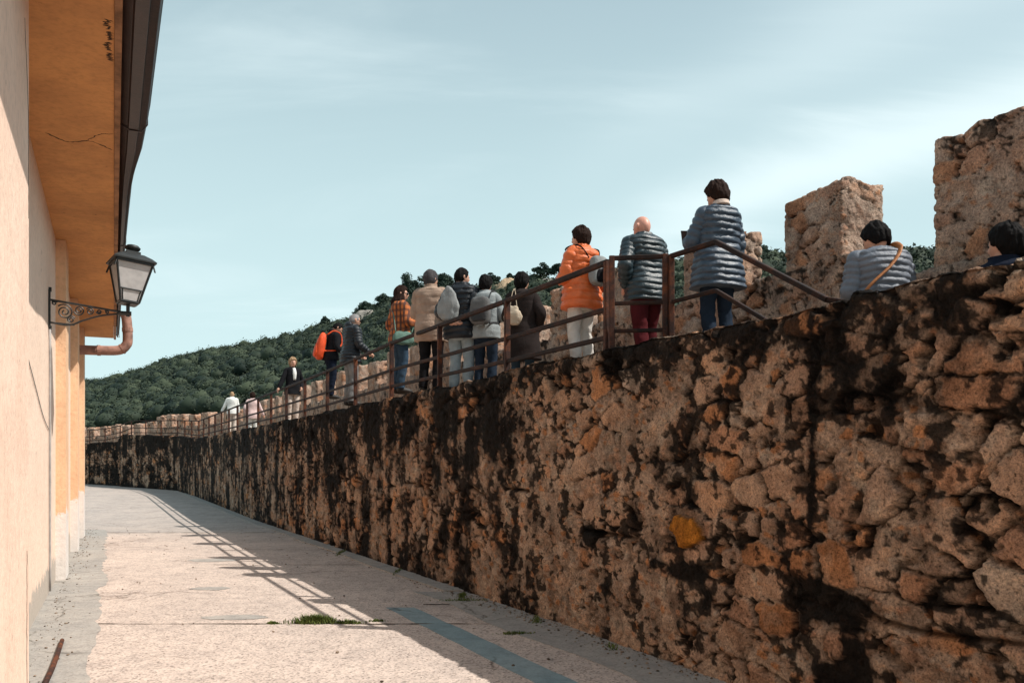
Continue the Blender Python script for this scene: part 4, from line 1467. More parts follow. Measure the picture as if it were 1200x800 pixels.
def head_shape(nu=40, nv=28, grow=1.0, face=True):
    u, w = np.meshgrid(np.linspace(0, 2 * np.pi, nu, endpoint=False), np.linspace(0.03, np.pi - 0.03, nv), indexing='ij')
    d = np.stack([np.sin(w) * np.cos(u), np.sin(w) * np.sin(u), -np.cos(w)], -1).reshape(-1, 3)
    low = sstep(0.0, 1.0, -d[:, 2])
    x = 0.077 * d[:, 0] * (1 - 0.30 * low)
    y = 0.098 * d[:, 1] * (1 - 0.16 * low * (d[:, 1] > 0)) + 0.012 * low * sstep(-.3, .8, d[:, 1]) - 0.008 * sstep(0, 1, -d[:, 1])
    z = 0.119 * d[:, 2]
    if face:
        f = sstep(0.3, 0.8, d[:, 1])
        y = y + f * 0.026 * np.exp(-(x / 0.013) ** 2 - ((z + 0.018) / 0.022) ** 2)
        y = y + f * 0.010 * np.exp(-(x / 0.011) ** 2 - ((z - 0.008) / 0.026) ** 2)
        y = y - f * 0.010 * (np.exp(-((x - 0.032) / 0.015) ** 2 - ((z - 0.008) / 0.013) ** 2) + np.exp(-((x + 0.032) / 0.015) ** 2 - ((z - 0.008) / 0.013) ** 2))
        y = y + f * 0.007 * np.exp(-(x / 0.024) ** 2 - ((z + 0.058) / 0.010) ** 2)
        y = y + f * 0.008 * np.exp(-(x / 0.020) ** 2 - ((z + 0.098) / 0.016) ** 2)
        y = y + f * 0.006 * np.exp(-(x / 0.05) ** 2 - ((z - 0.030) / 0.010) ** 2)
    return np.stack([x, y, z], -1) * grow, d, nu, nv


HC = np.array([0, 0.018, 1.583])


def baffle(t):
    """profile of a stitched down tube: it sags, so the fullest line sits low"""
    u = np.mod(t, 1.0)
    return np.clip(np.where(u < .36, np.sin(u / .36 * np.pi / 2), np.cos((u - .36) / .64 * np.pi / 2)), 0, 1) ** .62


class Person:
    def __init__(self, label, px, c, top_px, H, face, group=None, lean=0.0, yaw=0.0, nod=0.0, arms=('down', 'down'), skin='skin', female=False,
                 fine=True, stance=0.0, loc=None):
        self.H = H / 1.703
        if loc is None:
            y = c / ((px - 600) / 1000 + K)
            x = (px - 600) / 1000 * y
            ztop = (540 - top_px) / 1000 * y + CAMZ
            loc = (x, y, ztop - H * (1 - 0.18 * (1 - math.cos(lean))))
        self.root = tag(empty('person', loc, R(face)), label, 'person', group)
        self.loc, self.face = Vector(loc), R(face)
        self.lean, self.yaw, self.nod = lean, R(yaw), R(nod)
        self.female, self.fine, self.skin = female, fine, skin
        self.sh = 0.150 if female else 0.168
        self.arm = []
        for i, sgn in enumerate((1, -1)):
            a = arms[i]
            e, w = ARMS[a] if isinstance(a, str) else a
            k = np.array([sgn, 1, 1])
            self.arm.append((np.array([sgn * (self.sh + 0.005), -0.01, 1.385]), np.array(e) * k, np.array(w) * k, sgn))
        st = stance
        self.legs = [(np.array([s_ * .088, -.005, .90]), np.array([s_ * .097, .025 + st * s_ * .10, .49]), np.array([s_ * .105, -.03 + st * s_ * .16, .085]), s_) for s_ in (1, -1)]
        self.body()

    def warp(self, V, hinge=0.95):
        """leans everything above the hips"""
        V = np.array(V, float)
        if self.lean:
            a = self.lean * sstep(0.80, 1.15, V[:, 2])
            y, z = V[:, 1], V[:, 2] - hinge
            ca, sa = np.cos(a), np.sin(a)
            up = V[:, 2] > 0.80
            V[:, 1] = np.where(up, y * ca + z * sa, y)
            V[:, 2] = np.where(up, hinge + z * ca - y * sa, V[:, 2])
        return V * self.H

    def head_xf(self, V):
        V = np.array(V, float)
        cn_, sn_ = math.cos(self.nod), math.sin(self.nod)
        y, z = V[:, 1], V[:, 2]
        V[:, 1], V[:, 2] = y * cn_ + z * sn_, z * cn_ - y * sn_          # nod forward
        cy, sy = math.cos(self.yaw), math.sin(self.yaw)
        x, y = V[:, 0].copy(), V[:, 1].copy()
        V[:, 0], V[:, 1] = x * cy - y * sy, x * sy + y * cy
        return V + HC

    def part(self, name, V, F, mat, smooth=True, warp=True, parent=None):
        V = self.warp(V) if warp else np.asarray(V)
        mb = MB(); mb.add(V, F)
        return mb.build(name, mat, parent or self.root, smooth)

    def body(self):
        mb = MB()
        z = np.concatenate([TZ])
        fx = np.where(z > 1.3, self.sh / 0.168, 1.0 if not self.female else np.where(z < 0.98, 1.04, 0.93))
        V = ring_loft(np.stack([0 * z, TCY, z], -1), TRX * 0.93 * fx * np.where(z < .9, .9, 1), TRY * 0.93 * np.where(z < .9, .9, 1), 28)
        mb.add(V.reshape(-1, 3), loft_faces(len(z), 28))
        mb.add(*limb([(0, -0.012, 1.42), (0, -0.004, 1.49), (0, 0.008, 1.56)], [0.062, 0.053, 0.056], 8, 14))
        hv, d, nu, nv = head_shape(44, 32)
        hv = self.head_xf(hv)
        F = [(i * nv + j, ((i + 1) % nu) * nv + j, ((i + 1) % nu) * nv + j + 1, i * nv + j + 1) for i in range(nu) for j in range(nv - 1)]
        F += [tuple(i * nv for i in range(nu))[::-1], tuple(i * nv + nv - 1 for i in range(nu))]
        mb.add(hv, F)
        for s_ in (1, -1):                                               # ears
            e = [(s_ * .074, -.010, -.030), (s_ * .082, -.018, -.012), (s_ * .086, -.022, .010), (s_ * .078, -.008, .022)]
            v, f = limb(np.array(e), [0.009, 0.013, 0.015, 0.009], 8, 8)
            mb.add(self.head_xf(v), f)
        for S, E, W, s_ in self.arm:
            S0 = S + np.array([-s_ * .05, 0, 0.01])
            mb.add(*limb([S0, S, (S + E) / 2, E], [0.05, 0.058, 0.05, 0.042], 14, 12))
            mb.add(*limb([E + (S - E) * .05, E, (E + W) / 2, W], [0.042, 0.043, 0.040, 0.028], 14, 12))
            self.hand(mb, E, W, s_)
        for Hh, Kn, An, s_ in self.legs:
            mb.add(*limb([Hh, Hh * .5 + Kn * .5, Kn], [0.078, 0.066, 0.048], 12, 14))
            mb.add(*limb([Kn, Kn * .65 + An * .35 + np.array([0, -.015, 0]), An], [0.048, 0.046, 0.032], 12, 14))
            mb.add(*limb([An + np.array([0, -.03, -.035]), An + np.array([0, .05, -.045]), An + np.array([s_ * .012, .17, -.06])], [0.035, 0.036, 0.024], 8, 10))
        V = np.concatenate(mb.v)
        me = bpy.data.meshes.new('tmp')
        me.from_pydata(self.warp(V).tolist(), [], mb.f)
        tmp = bpy.data.objects.new('tmp', me)
        COL.objects.link(tmp)
        r = tmp.modifiers.new('r', 'REMESH'); r.mode = 'VOXEL'; r.voxel_size = 0.0085 if self.fine else 0.012
        sm_ = tmp.modifiers.new('s', 'SMOOTH'); sm_.factor = 0.5; sm_.iterations = 2
        dg = bpy.context.evaluated_depsgraph_get()
        nm = bpy.data.meshes.new_from_object(tmp.evaluated_get(dg))
        nm.name = 'body'
        bpy.data.objects.remove(tmp)
        nm.materials.clear()
        link('body', nm, M[self.skin], self.root, True)
        for s_ in (1, -1):
            v, f = limb(np.array([(s_ * .032, .079, .008), (s_ * .032, .0905, .008)]), [0.012, 0.007], 4, 10)
            self.part('eye', self.head_xf(v), f, M['eye'])
        v, f = limb(np.array([(-.020, .089, -.061), (0, .099, -.059), (.020, .089, -.061)]), [0.002, 0.006, 0.002], 9, 8)
        self.part('lips', self.head_xf(v), f, M['lip'])

    def hand(self, mb, E, W, s_):
        d = (W - E); d /= np.linalg.norm(d)
        # palm normal faces the body for a hanging arm
        ref = np.array([-s_, 0.15, 0.0])
        nrm = ref - d * ref.dot(d)
        if np.linalg.norm(nrm) < 0.2:
            nrm = np.array([0, 0, -1.0]) - d * (-d[2])
        nrm /= np.linalg.norm(nrm)
        side = np.cross(nrm, d) * s_                                      # towards the thumb
        if side[1] < 0 and abs(d[2]) > .6: side = -side
        C0 = W + d * 0.045
        mb.add(*limb([W - d * .01, W + d * .03, W + d * .075, W + d * .095], [0.026, 0.034, 0.036, 0.026], 8, 12))
        for k, ln in enumerate((0.068, 0.078, 0.073, 0.056)):
            b = W + d * 0.085 + side * (0.027 - 0.018 * k)
            p1 = b + d * ln * .42 + nrm * ln * .10
            p2 = b + d * ln * .72 + nrm * ln * .38
            p3 = b + d * ln * .82 + nrm * ln * .66
            mb.add(*limb([b - d * .02, p1, p2, p3], [0.0095, 0.009, 0.0085, 0.007], 9, 8))
        tb = W + d * .028 + side * .026
        mb.add(*limb([tb - side * .012, tb + side * .02 + d * .028 + nrm * .008, tb + side * .026 + d * .055 + nrm * .024], [0.012, 0.0105, 0.008], 8, 8))

    # -------------------------------------------------------------- clothes
    def jacket(self, mat, hem=0.80, ease=0.035, puff=0.0, pitch=0.06, flare=0.02, collar=0.05, sleeve=0.072, cuff=0.045, name='jacket', seed=1, wrinkle=0.012, hood=False, boxy=2.3, sl_end=1.0):
        zt = 1.455 + collar
        nz = max(40, int((zt - hem) / 0.0075))
        z = np.linspace(hem, zt, nz)
        fx = np.where(z > 1.3, self.sh / 0.168, 1.0 if not self.female else np.where(z < 0.98, 1.03, 0.95))
        rx_ = np.interp(z, TZ, TRX) * fx + ease
        ry_ = np.interp(z, TZ, TRY) + ease
        low = np.clip((0.92 - z) / 0.4, 0, 1)
        keep = sstep(1.05, 0.86, z)                                        # hangs from the hips
        rx_ = rx_ * (1 - keep) + np.maximum(rx_, 0.172 + ease) * keep + flare * low
        ry_ = ry_ * (1 - keep) + np.maximum(ry_, 0.128 + ease) * keep + flare * low
        waist = np.maximum(rx_, 0.158 + ease) * (z < 1.3) + rx_ * (z >= 1.3)
        rx_ = waist
        ck = sstep(1.44, 1.49, z)
        rx_ = rx_ * (1 - ck) + (0.070 + ease * .45) * ck
        ry_ = ry_ * (1 - ck) + (0.070 + ease * .40) * ck
        cy = np.interp(z, TZ, TCY)
        self.sec = (z, rx_ + puff * .3, ry_ + puff * .3, cy)
        m = 44
        L = ring_loft(np.stack([0 * z, cy, z], -1), rx_, ry_, m, boxy)
        th = np.arange(m) / m * 2 * np.pi
        ZZ, TT = np.meshgrid(z, th, indexing='ij')
        Pn = np.stack([np.cos(TT) * 2.2, np.sin(TT) * 2.2, ZZ * 7], -1).reshape(-1, 3)
        dn_ = (fbm(Pn, 3, seed) - 0.5).reshape(nz, m)
        off = wrinkle * 2 * dn_
        if puff:
            ph = (ZZ + 0.022 * (vnoise(Pn[:, :2] * .8, seed + 2) - 0.5).reshape(nz, m)) / pitch
            off = off + puff * .62 * (baffle(ph) - 0.6) * (1 - 0.6 * ck[:, None])
            fine_ = (fbm(Pn * np.array([3, 3, 4]), 2, seed + 5) - .5).reshape(nz, m)
            off = off + puff * 1.15 * fine_ + .010 * (fbm(Pn * np.array([2.2, 2.2, .55]), 2, seed + 8) - .5).reshape(nz, m)
        ctr = np.stack([0 * z, cy, z], -1)[:, None, :]
        nd = L - ctr
        nd /= np.linalg.norm(nd, axis=2)[:, :, None]
        L = L + nd * off[:, :, None]
        F = loft_faces(nz, m)
        Vs, Fs, n0 = [L.reshape(-1, 3)], list(F), nz * m
        for S, E, W, s_ in self.arm:
            W2 = E + (W - E) * sl_end
            S0 = S + np.array([-s_ * 0.07, 0, 0.012])
            P = catmull([S0, S + np.array([s_ * .004, 0, -.006]), S * .5 + E * .5, E, E * .45 + W2 * .55, W2], 74)
            r0 = np.interp(np.linspace(0, 1, 74), [0, .17, .38, .6, .8, 1], [sleeve * .92, sleeve * 1.02, sleeve, sleeve * .92, sleeve * .85, cuff])
            v, f = tube(P, 1.0, 18)
            body_ = v[:-2].reshape(74, 18, 3)
            dirv = body_ - P[:, None, :]
            arc = np.concatenate([[0], np.cumsum(np.linalg.norm(np.diff(P, axis=0), axis=1))])
            pn = np.stack([P[:, None, 0] + dirv[:, :, 0] * .1, P[:, None, 1] + dirv[:, :, 1] * .1, P[:, None, 2] + 0 * dirv[:, :, 2]], -1).reshape(-1, 3)
            rr = r0[:, None] + wrinkle * 1.6 * (fbm(pn * 14, 3, seed + 7).reshape(74, 18) - .5)
            if puff:
                rr = rr + puff * .62 * (baffle(arc / pitch)[:, None] - 0.6) + puff * .6 * (fbm(pn * 30, 2, seed + 9).reshape(74, 18) - .5)
            body_ = P[:, None, :] + dirv * rr[:, :, None]
            v = np.vstack([body_.reshape(-1, 3), v[-2:]])
            Vs.append(v)
            Fs += [tuple(np.array(q) + n0) for q in f]
            n0 += len(v)
        o = self.part(name, np.vstack(Vs), Fs, mat)
        if hood:
            hv, d, nu, nv = head_shape(24, 16, 1.0, False)
            hv = hv * np.array([1.25, .75, .62]) + np.array([0, -0.085, 1.475])
            Fh = [(i * nv + j, ((i + 1) % nu) * nv + j, ((i + 1) % nu) * nv + j + 1, i * nv + j + 1) for i in range(nu) for j in range(nv - 1)]
            hv = hv + (fbm(hv * 18, 3, seed)[:, None] - .5) * 0.03
            self.part('hood', hv, Fh, mat)
        return o

    def trousers(self, mat, r=0.092, ankle=0.062, seed=3, hem=0.07, top=0.98):
        z = np.linspace(0.735, top, 14)
        L = ring_loft(np.stack([0 * z, np.interp(z, TZ, TCY), z], -1), np.interp(z, TZ, TRX) + .014, np.interp(z, TZ, TRY) + .014, 30)
        Vs, Fs, n0 = [L.reshape(-1, 3)], loft_faces(14, 30), 14 * 30
        for Hh, Kn, An, s_ in self.legs:
            end = An + np.array([0, 0.0, hem - .085])
            P = catmull([Hh + np.array([-s_ * .008, 0, -.02]), Hh * .5 + Kn * .5, Kn, Kn * .5 + end * .5 + np.array([0, -.012, 0]), end], 56)
            r0 = np.interp(np.linspace(0, 1, 56), [0, .25, .5, .75, 1], [r * 1.06, r, r * .80, r * .76, ankle])
            v, f = tube(P, 1.0, 20)
            b_ = v[:-2].reshape(56, 20, 3)
            dv = b_ - P[:, None, :]
            pn = np.stack([P[:, None, 0] * 1 + dv[:, :, 0] * .12, P[:, None, 1] + dv[:, :, 1] * .12, P[:, None, 2] * 1.6 + 0 * dv[:, :, 2]], -1).reshape(-1, 3)
            nz_ = fbm(pn * 13, 3, seed + (s_ > 0)).reshape(56, 20) - .5
            rr = r0[:, None] + 0.030 * nz_ * np.interp(np.linspace(0, 1, 56), [0, .3, .5, 1], [.4, .6, 1, 1.2])[:, None]
            b_ = P[:, None, :] + dv * rr[:, :, None]
            v = np.vstack([b_.reshape(-1, 3), v[-2:]])
            Vs.append(v)
            Fs += [tuple(np.array(q) + n0) for q in f]
            n0 += len(v)
        self.part('trousers', np.vstack(Vs), Fs, mat)

    def shoes(self, mat=None):
        for Hh, Kn, An, s_ in self.legs:
            P = catmull([An + np.array([0, -.055, -.045]), An + np.array([0, -.02, -.035]), An + np.array([s_ * .004, .06, -.042]), An + np.array([s_ * .010, .13, -.054]), An + np.array([s_ * .014, .195, -.062])], 16)
            r0 = np.interp(np.linspace(0, 1, 16), [0, .2, .5, .8, 1], [.030, .044, .046, .040, .016])
            v, f = tube(P, r0, 14)
            fl = (An[2] - .085)
            v[:, 2] = np.maximum(v[:, 2], fl)
            self.part('shoe', v, f, mat or M['shoe'])

    def hair(self, mat, style='short', seed=1, vol=1.0):
        hv, d, nu, nv = head_shape(88, 60, 1.0, False)
        x, y, z = hv.T
        ang = np.arctan2(d[:, 0], d[:, 1])
        strand = fbm(np.stack([ang * 9, d[:, 2] * 1.6, d[:, 1] * 2], -1), 3, seed) - .5
        lump = fbm(d * 3.2, 3, seed + 4) - .5
        if style == 'curly':
            strand = fbm(d * 9, 3, seed) - .5
            lump = fbm(d * 4.5, 2, seed + 4) - .5
        front = sstep(0.25, 0.6, d[:, 1])
        back = sstep(0.1, -0.35, d[:, 1])
        th_ = {'short': 0.012, 'crop': 0.006, 'bob': 0.026, 'curly': 0.034, 'long': 0.024, 'full': 0.030, 'cap': 0.014}[style] * vol
        # hairline: high over the face, low at the nape
        line = {'short': -0.45, 'crop': -0.40, 'bob': -0.70, 'curly': -0.75, 'long': -0.9, 'full': -0.58, 'cap': -0.2}[style]
        lim = 0.55 * front + (-0.02) * (1 - front) * (1 - back) + line * back
        lim = lim + 0.08 * strand
        inside = sstep(lim - 0.10, lim + 0.04, d[:, 2])
        # a fringe over the forehead for the fuller cuts
        off = th_ * (1 + 0.9 * strand + 0.8 * lump) * (0.75 + 0.45 * np.clip(d[:, 2], 0, 1) + (0.35 if style in ('bob', 'full', 'curly') else 0) * back)
        off = off * inside - 0.014 * (1 - inside)
        hv = hv + d * off[:, None]
        F = [(i * nv + j, ((i + 1) % nu) * nv + j, ((i + 1) % nu) * nv + j + 1, i * nv + j + 1) for i in range(nu) for j in range(nv - 1)]
        F += [tuple(i * nv for i in range(nu))[::-1], tuple(i * nv + nv - 1 for i in range(nu))]
        V = self.head_xf(hv)
        Vs, Fs, n0 = [V], F, len(V)
        if style in ('long',):
            for k in range(26):
                a = -math.pi / 2 + (k / 25 - .5) * 3.5
                r_ = np.array([.078 * math.cos(a), .094 * math.sin(a), 0])
                rs = random.Random(seed * 31 + k)
                P = [r_ * .9 + np.array([0, 0, .03]), r_ * 1.2 + np.array([0, 0, -.05]), r_ * (1.35 + .2 * rs.random()) + np.array([rs.uniform(-.01, .01), -.01, -.13]), r_ * (1.2 + .3 * rs.random()) + np.array([rs.uniform(-.02, .02), -.02, -.20 - .05 * rs.random()])]
                v, f = limb(np.array(P), [0.016, 0.020, 0.017, 0.005], 14, 8)
                v = v + (fbm(v * 40, 2, seed + k)[:, None] - .5) * .012
                Vs.append(self.head_xf(v)); Fs += [tuple(np.array(q) + n0) for q in f]; n0 += len(v)
        self.part('hair', np.vstack(Vs), Fs, mat)

    def sunglasses(self):
        mb = MB()
        for s_ in (1, -1):
            v, f = limb(np.array([(s_ * .033, .100, .006), (s_ * .034, .092, .006)]), [0.024, 0.025], 4, 14)
            mb.add(v, f)
            mb.beam((s_ * .056, .094, .014), (s_ * .082, -.005, .012), 0.005, 0.009)
        mb.beam((-.012, .104, .010), (.012, .104, .010), 0.005, 0.006)
        V = self.head_xf(np.concatenate(mb.v))
        self.part('sunglasses', V, mb.f, M['lens'])

    def on_cloth(self, P, d):
        """pushes a strap out to the surface of the jacket"""
        P = np.array(P, float)
        z, rx_, ry_, cy = self.sec
        a = P[:, 0] / np.interp(P[:, 2], z, rx_)
        b = (P[:, 1] - np.interp(P[:, 2], z, cy)) / np.interp(P[:, 2], z, ry_)
        r = np.hypot(a, b)
        k = np.where((r < 1.03) & (r > .3) & (P[:, 2] < 1.47), 1.03 / np.maximum(r, .3), 1.0)
        P[:, 0] = P[:, 0] * k
        P[:, 1] = np.interp(P[:, 2], z, cy) + (P[:, 1] - np.interp(P[:, 2], z, cy)) * k
        P[:, 2] += .02 * sstep(1.38, 1.46, P[:, 2])
        return P

    def to_world(self, V):
        V = self.warp(np.asarray(V, float))
        c, s_ = math.cos(self.face), math.sin(self.face)
        return np.stack([V[:, 0] * c - V[:, 1] * s_ + self.loc.x, V[:, 0] * s_ + V[:, 1] * c + self.loc.y, V[:, 2] + self.loc.z], -1)


def box_bag(per, name, label, cat, mats, cen, size, pw=4.0, straps=(), pocket=True, seed=2, wr=0.012, strap_r=0.016, group=None, taper=0.12):
    """soft bag carried by a person: its own thing, shell + pocket + straps"""
    base = per.to_world(np.array([cen]))[0]
    t = tag(empty(name, base), label, cat, group)

    def soft(c, s, sd):
        nu, nv = 40, 26
        u, w = np.meshgrid(np.linspace(0, 2 * np.pi, nu, endpoint=False), np.linspace(0.02, np.pi - .02, nv), indexing='ij')
        e = 2 / pw
        f = lambda q: np.sign(q) * np.abs(q) ** e
        D = np.stack([f(np.sin(w)) * f(np.cos(u)), f(np.sin(w)) * f(np.sin(u)), -f(np.cos(w))], -1).reshape(-1, 3)
        D[:, :2] *= (1 - taper * np.clip(D[:, 2:3], 0, 1))
        V = D * np.array(s) / 2
        V = V + D * (fbm(V * 16 + sd, 3, sd)[:, None] - .5) * wr * 2
        F = [(i * nv + j, ((i + 1) % nu) * nv + j, ((i + 1) % nu) * nv + j + 1, i * nv + j + 1) for i in range(nu) for j in range(nv - 1)]
        F += [tuple(i * nv for i in range(nu))[::-1], tuple(i * nv + nv - 1 for i in range(nu))]
        return V + np.array(c), F
    V, F = soft(cen, size, seed)
    MB().add(per.to_world(V) - base, F).build('shell', mats[0], t, True)
    if pocket:
        V, F = soft((cen[0], cen[1] - size[1] * .42, cen[2] - size[2] * .18), (size[0] * .74, size[1] * .4, size[2] * .46), seed + 3)
        MB().add(per.to_world(V) - base, F).build('pocket', mats[-1], t, True)
    for st in straps:
        v, f = tube(per.on_cloth(catmull(st, 44), strap_r * .5), strap_r, 10, (1.0, 0.45))
        MB().add(per.to_world(v) - base, f).build('strap', mats[-1], t, True)
    return t


FB = {}


def fb(name, col, **k):
    if name not in FB:
        FB[name] = fabric(name, col, **k)
    return FB[name]


hair_black = fb('black_hair', (0.007, 0.006, 0.006), rough=0.75, spec=0.08)
hair_brown = fb('dark_brown_hair', (0.022, 0.011, 0.008), rough=0.75, spec=0.08)
hair_grey = fb('grey_hair', (0.23, 0.22, 0.22), rough=0.6)
hair_grey_d = fb('dark_grey_hair', (0.055, 0.05, 0.052), rough=0.6)
hair_fair = fb('fair_curly_hair', (0.34, 0.22, 0.13), rough=0.6)
navy = fb('navy_cloth', (0.010, 0.014, 0.026))
black = fb('black_cloth', (0.012, 0.012, 0.014))
denim = fb('blue_denim', (0.035, 0.062, 0.095))
denim_d = fb('dark_denim', (0.018, 0.028, 0.045))
denim_l = fb('pale_denim', (0.29, 0.35, 0.38))
white_t = fb('off_white_cotton', (0.58, 0.55, 0.51))
grey_t = fb('grey_trouser_cloth', (0.20, 0.20, 0.20))
puf_black = fb('black_nylon', (0.011, 0.014, 0.019), rough=0.48, spec=0.34)
puf_teal = fb('dark_teal_nylon', (0.018, 0.034, 0.043), rough=0.40, spec=0.5)
puf_slate = fb('slate_blue_nylon', (0.040, 0.062, 0.092), rough=0.40, spec=0.5)
puf_grey = fb('grey_blue_nylon', (0.135, 0.155, 0.19), rough=0.48, spec=0.34)
puf_orange = fb('orange_nylon', (0.66, 0.14, 0.035), rough=0.45, spec=0.4)
beige = fb('beige_cloth', (0.33, 0.235, 0.18))
light_j = fb('pale_grey_cloth', (0.27, 0.295, 0.30))
coat_b = fb('dark_brown_wool', (0.026, 0.020, 0.019), rough=0.95)
burgundy = fb('burgundy_cloth', (0.075, 0.013, 0.016))
red_bag = fb('orange_red_nylon', (0.66, 0.075, 0.018), rough=0.6, spec=0.25)
bag_grey = fb('grey_pack_cloth', (0.13, 0.13, 0.13))
bag_lg = fb('light_grey_pack_cloth', (0.25, 0.26, 0.26))
bag_green = fb('sage_green_leather', (0.12, 0.20, 0.165), rough=0.6)
bag_beige = fb('beige_canvas', (0.46, 0.38, 0.29))
tan_strap = fb('tan_leather', (0.38, 0.14, 0.04), rough=0.55, spec=0.4)
pink = fb('pale_pink_cotton', (0.62, 0.46, 0.44))
white_s = fb('white_cotton', (0.72, 0.72, 0.69))


def plaid(name):
    m, nt, b = new_mat(name)
    t = nt.nodes.new('ShaderNodeTexCoord')
    s = nt.nodes.new('ShaderNodeSeparateXYZ')
    nt.links.new(t.outputs['Object'], s.inputs[0])
    xy = math_node(nt, 'ADD', s.outputs['X'], s.outputs['Y'])
    a = math_node(nt, 'SINE', math_node(nt, 'MULTIPLY', xy.outputs[0], 62.0).outputs[0])
    c = math_node(nt, 'SINE', math_node(nt, 'MULTIPLY', s.outputs['Z'], 62.0).outputs[0])
    ga = math_node(nt, 'GREATER_THAN', a.outputs[0], 0.15)
    gc = math_node(nt, 'GREATER_THAN', c.outputs[0], 0.15)
    c1 = mix_node(nt, ga.outputs[0], (0.42, 0.12, 0.03), (0.10, 0.035, 0.02))
    c2 = mix_node(nt, gc.outputs[0], c1.outputs[0], (0.06, 0.022, 0.016), 'MIX')
    c2.inputs[0].default_value = 0.5
    h = math_node(nt, 'MULTIPLY', gc.outputs[0], 0.62)
    nt.links.new(h.outputs[0], c2.inputs[0])
    nt.links.new(c2.outputs[0], b.inputs['Base Color'])
    b.inputs['Roughness'].default_value = 0.9
    return m


M['plaid'] = plaid('orange_brown_plaid')
GP = 'sightseers walking on the rampart'

# 1 woman in the long quilted coat
p = Person('woman in a long slate blue quilted coat looking at her phone by the stair rail', 841, 5.72, 215, 1.66, 22, GP, arms=(((.235, .0, 1.115), (.19, .10, .90)), ((.235, .08, 1.13), (.12, .30, 1.21))), female=True, nod=18, yaw=10)
p.jacket(puf_slate, hem=0.70, ease=0.060, puff=0.026, pitch=0.062, flare=0.055, collar=0.03, sleeve=0.080, name='quilted_coat', seed=3)
p.trousers(denim_d, r=0.085); p.shoes(); p.hair(hair_brown, 'full', 3, 1.0)
v, f = limb(np.array([(0, -.055, 1.475), (0.0, -.052, 1.515)]), [0.085, 0.075], 6, 18)
p.part('scarf', v, f, fb('cream_scarf', (0.62, 0.5, 0.43)))
ph = p.to_world(np.array([(-.10, .385, 1.27)]))[0]
mb = MB(); mb.beam((0, 0, -.072), (0.0, 0.03, .072), 0.072, 0.009, up=(0.2, 1, 0), bev=.3)
o = mb.build('phone', M['lens']); o.location = ph; o.rotation_euler = (0, 0, p.face)
tag(o, 'dark phone held up by the woman in the long quilted coat', 'phone')

# 2 bald man
p = Person('bald man in a dark teal puffer jacket and burgundy trousers behind the short barrier', 757, 5.75, 250, 1.72, 24, GP, arms=('down', 'pocket'), skin='skin_red', lean=0.10, yaw=14, nod=6, stance=.6)
p.jacket(puf_teal, hem=0.78, ease=0.058, puff=0.024, pitch=0.058, collar=0.045, sleeve=0.082, seed=5)
p.trousers(burgundy, r=0.096); p.shoes()

# 3 orange puffer
p = Person('short haired woman in an orange puffer jacket and white trousers beside the long railing', 681, 5.25, 268, 1.60, 42, GP, arms=('pocket', 'front'), female=True, yaw=8)
p.jacket(puf_orange, hem=0.76, ease=0.070, puff=0.026, pitch=0.085, collar=0.05, sleeve=0.086, seed=7, wrinkle=.02)
p.trousers(white_t, r=0.090, seed=6); p.shoes(M['shoe_light']); p.hair(hair_brown, 'full', 5, 0.95)
box_bag(p, 'backpack', 'small grey and black backpack on the orange puffer jacket', 'backpack', (bag_lg, black), (0.02, -0.255, 1.17), (0.25, 0.13, 0.34), strap_r=0.010,
        straps=([(.10, -.20, 1.32), (.12, -.12, 1.42), (.115, -.02, 1.462), (.11, .07, 1.43)], [(-.08, -.20, 1.32), (-.11, -.12, 1.42), (-.11, -.02, 1.462), (-.11, .07, 1.43)]))

# 4 dark brown coat with beige bag
p = Person('dark haired woman in a long dark brown coat with a beige bag on her back', 612, 5.50, 321, 1.62, -14, GP, arms=('pocket', 'front'), female=True, yaw=-20)
p.jacket(coat_b, hem=0.52, ease=0.052, flare=0.05, collar=0.03, sleeve=0.074, seed=9, name='coat')
p.trousers(denim, r=0.082); p.shoes(); p.hair(hair_black, 'bob', 7, 1.0)
box_bag(p, 'shoulder_bag', 'beige canvas bag hanging on the dark brown coat', 'bag', (bag_beige, bag_beige), (-0.07, -0.235, 1.10), (0.25, 0.10, 0.25), pw=2.8, taper=.35, wr=.03,
        straps=([(-.12, -.21, 1.20), (-.10, -.17, 1.40), (-.08, -.06, 1.475), (-.10, .06, 1.43)], [(-.02, -.22, 1.20), (-.05, -.18, 1.38), (-.07, -.06, 1.475), (-.06, .06, 1.44)]), pocket=False, strap_r=.010)

# 5 pale jacket with grey backpack
p = Person('dark haired walker in a pale grey jacket and dark jeans wearing a grey backpack', 569, 5.27, 324, 1.62, -16, GP, arms=('front', 'front'), yaw=-8, female=True)
p.jacket(light_j, hem=0.80, ease=0.045, flare=0.02, sleeve=0.072, seed=11, collar=.04)
p.trousers(denim_d, r=0.088); p.shoes(M['shoe_light']); p.hair(hair_black, 'full', 9, .8)
box_bag(p, 'backpack', 'grey backpack with a dark pocket on the pale grey jacket', 'backpack', (bag_grey, fb('dark_pocket', (0.05, 0.05, 0.052))), (0.0, -0.245, 1.17), (0.30, 0.17, 0.40),
        straps=([(.10, -.18, 1.34), (.12, -.08, 1.455), (.11, .06, 1.42), (.13, .14, 1.25), (.17, .04, 1.05), (.12, -.2, 1.0)], [(-.10, -.18, 1.34), (-.12, -.08, 1.455), (-.11, .06, 1.42), (-.13, .14, 1.25), (-.17, .04, 1.05), (-.12, -.2, 1.0)]))

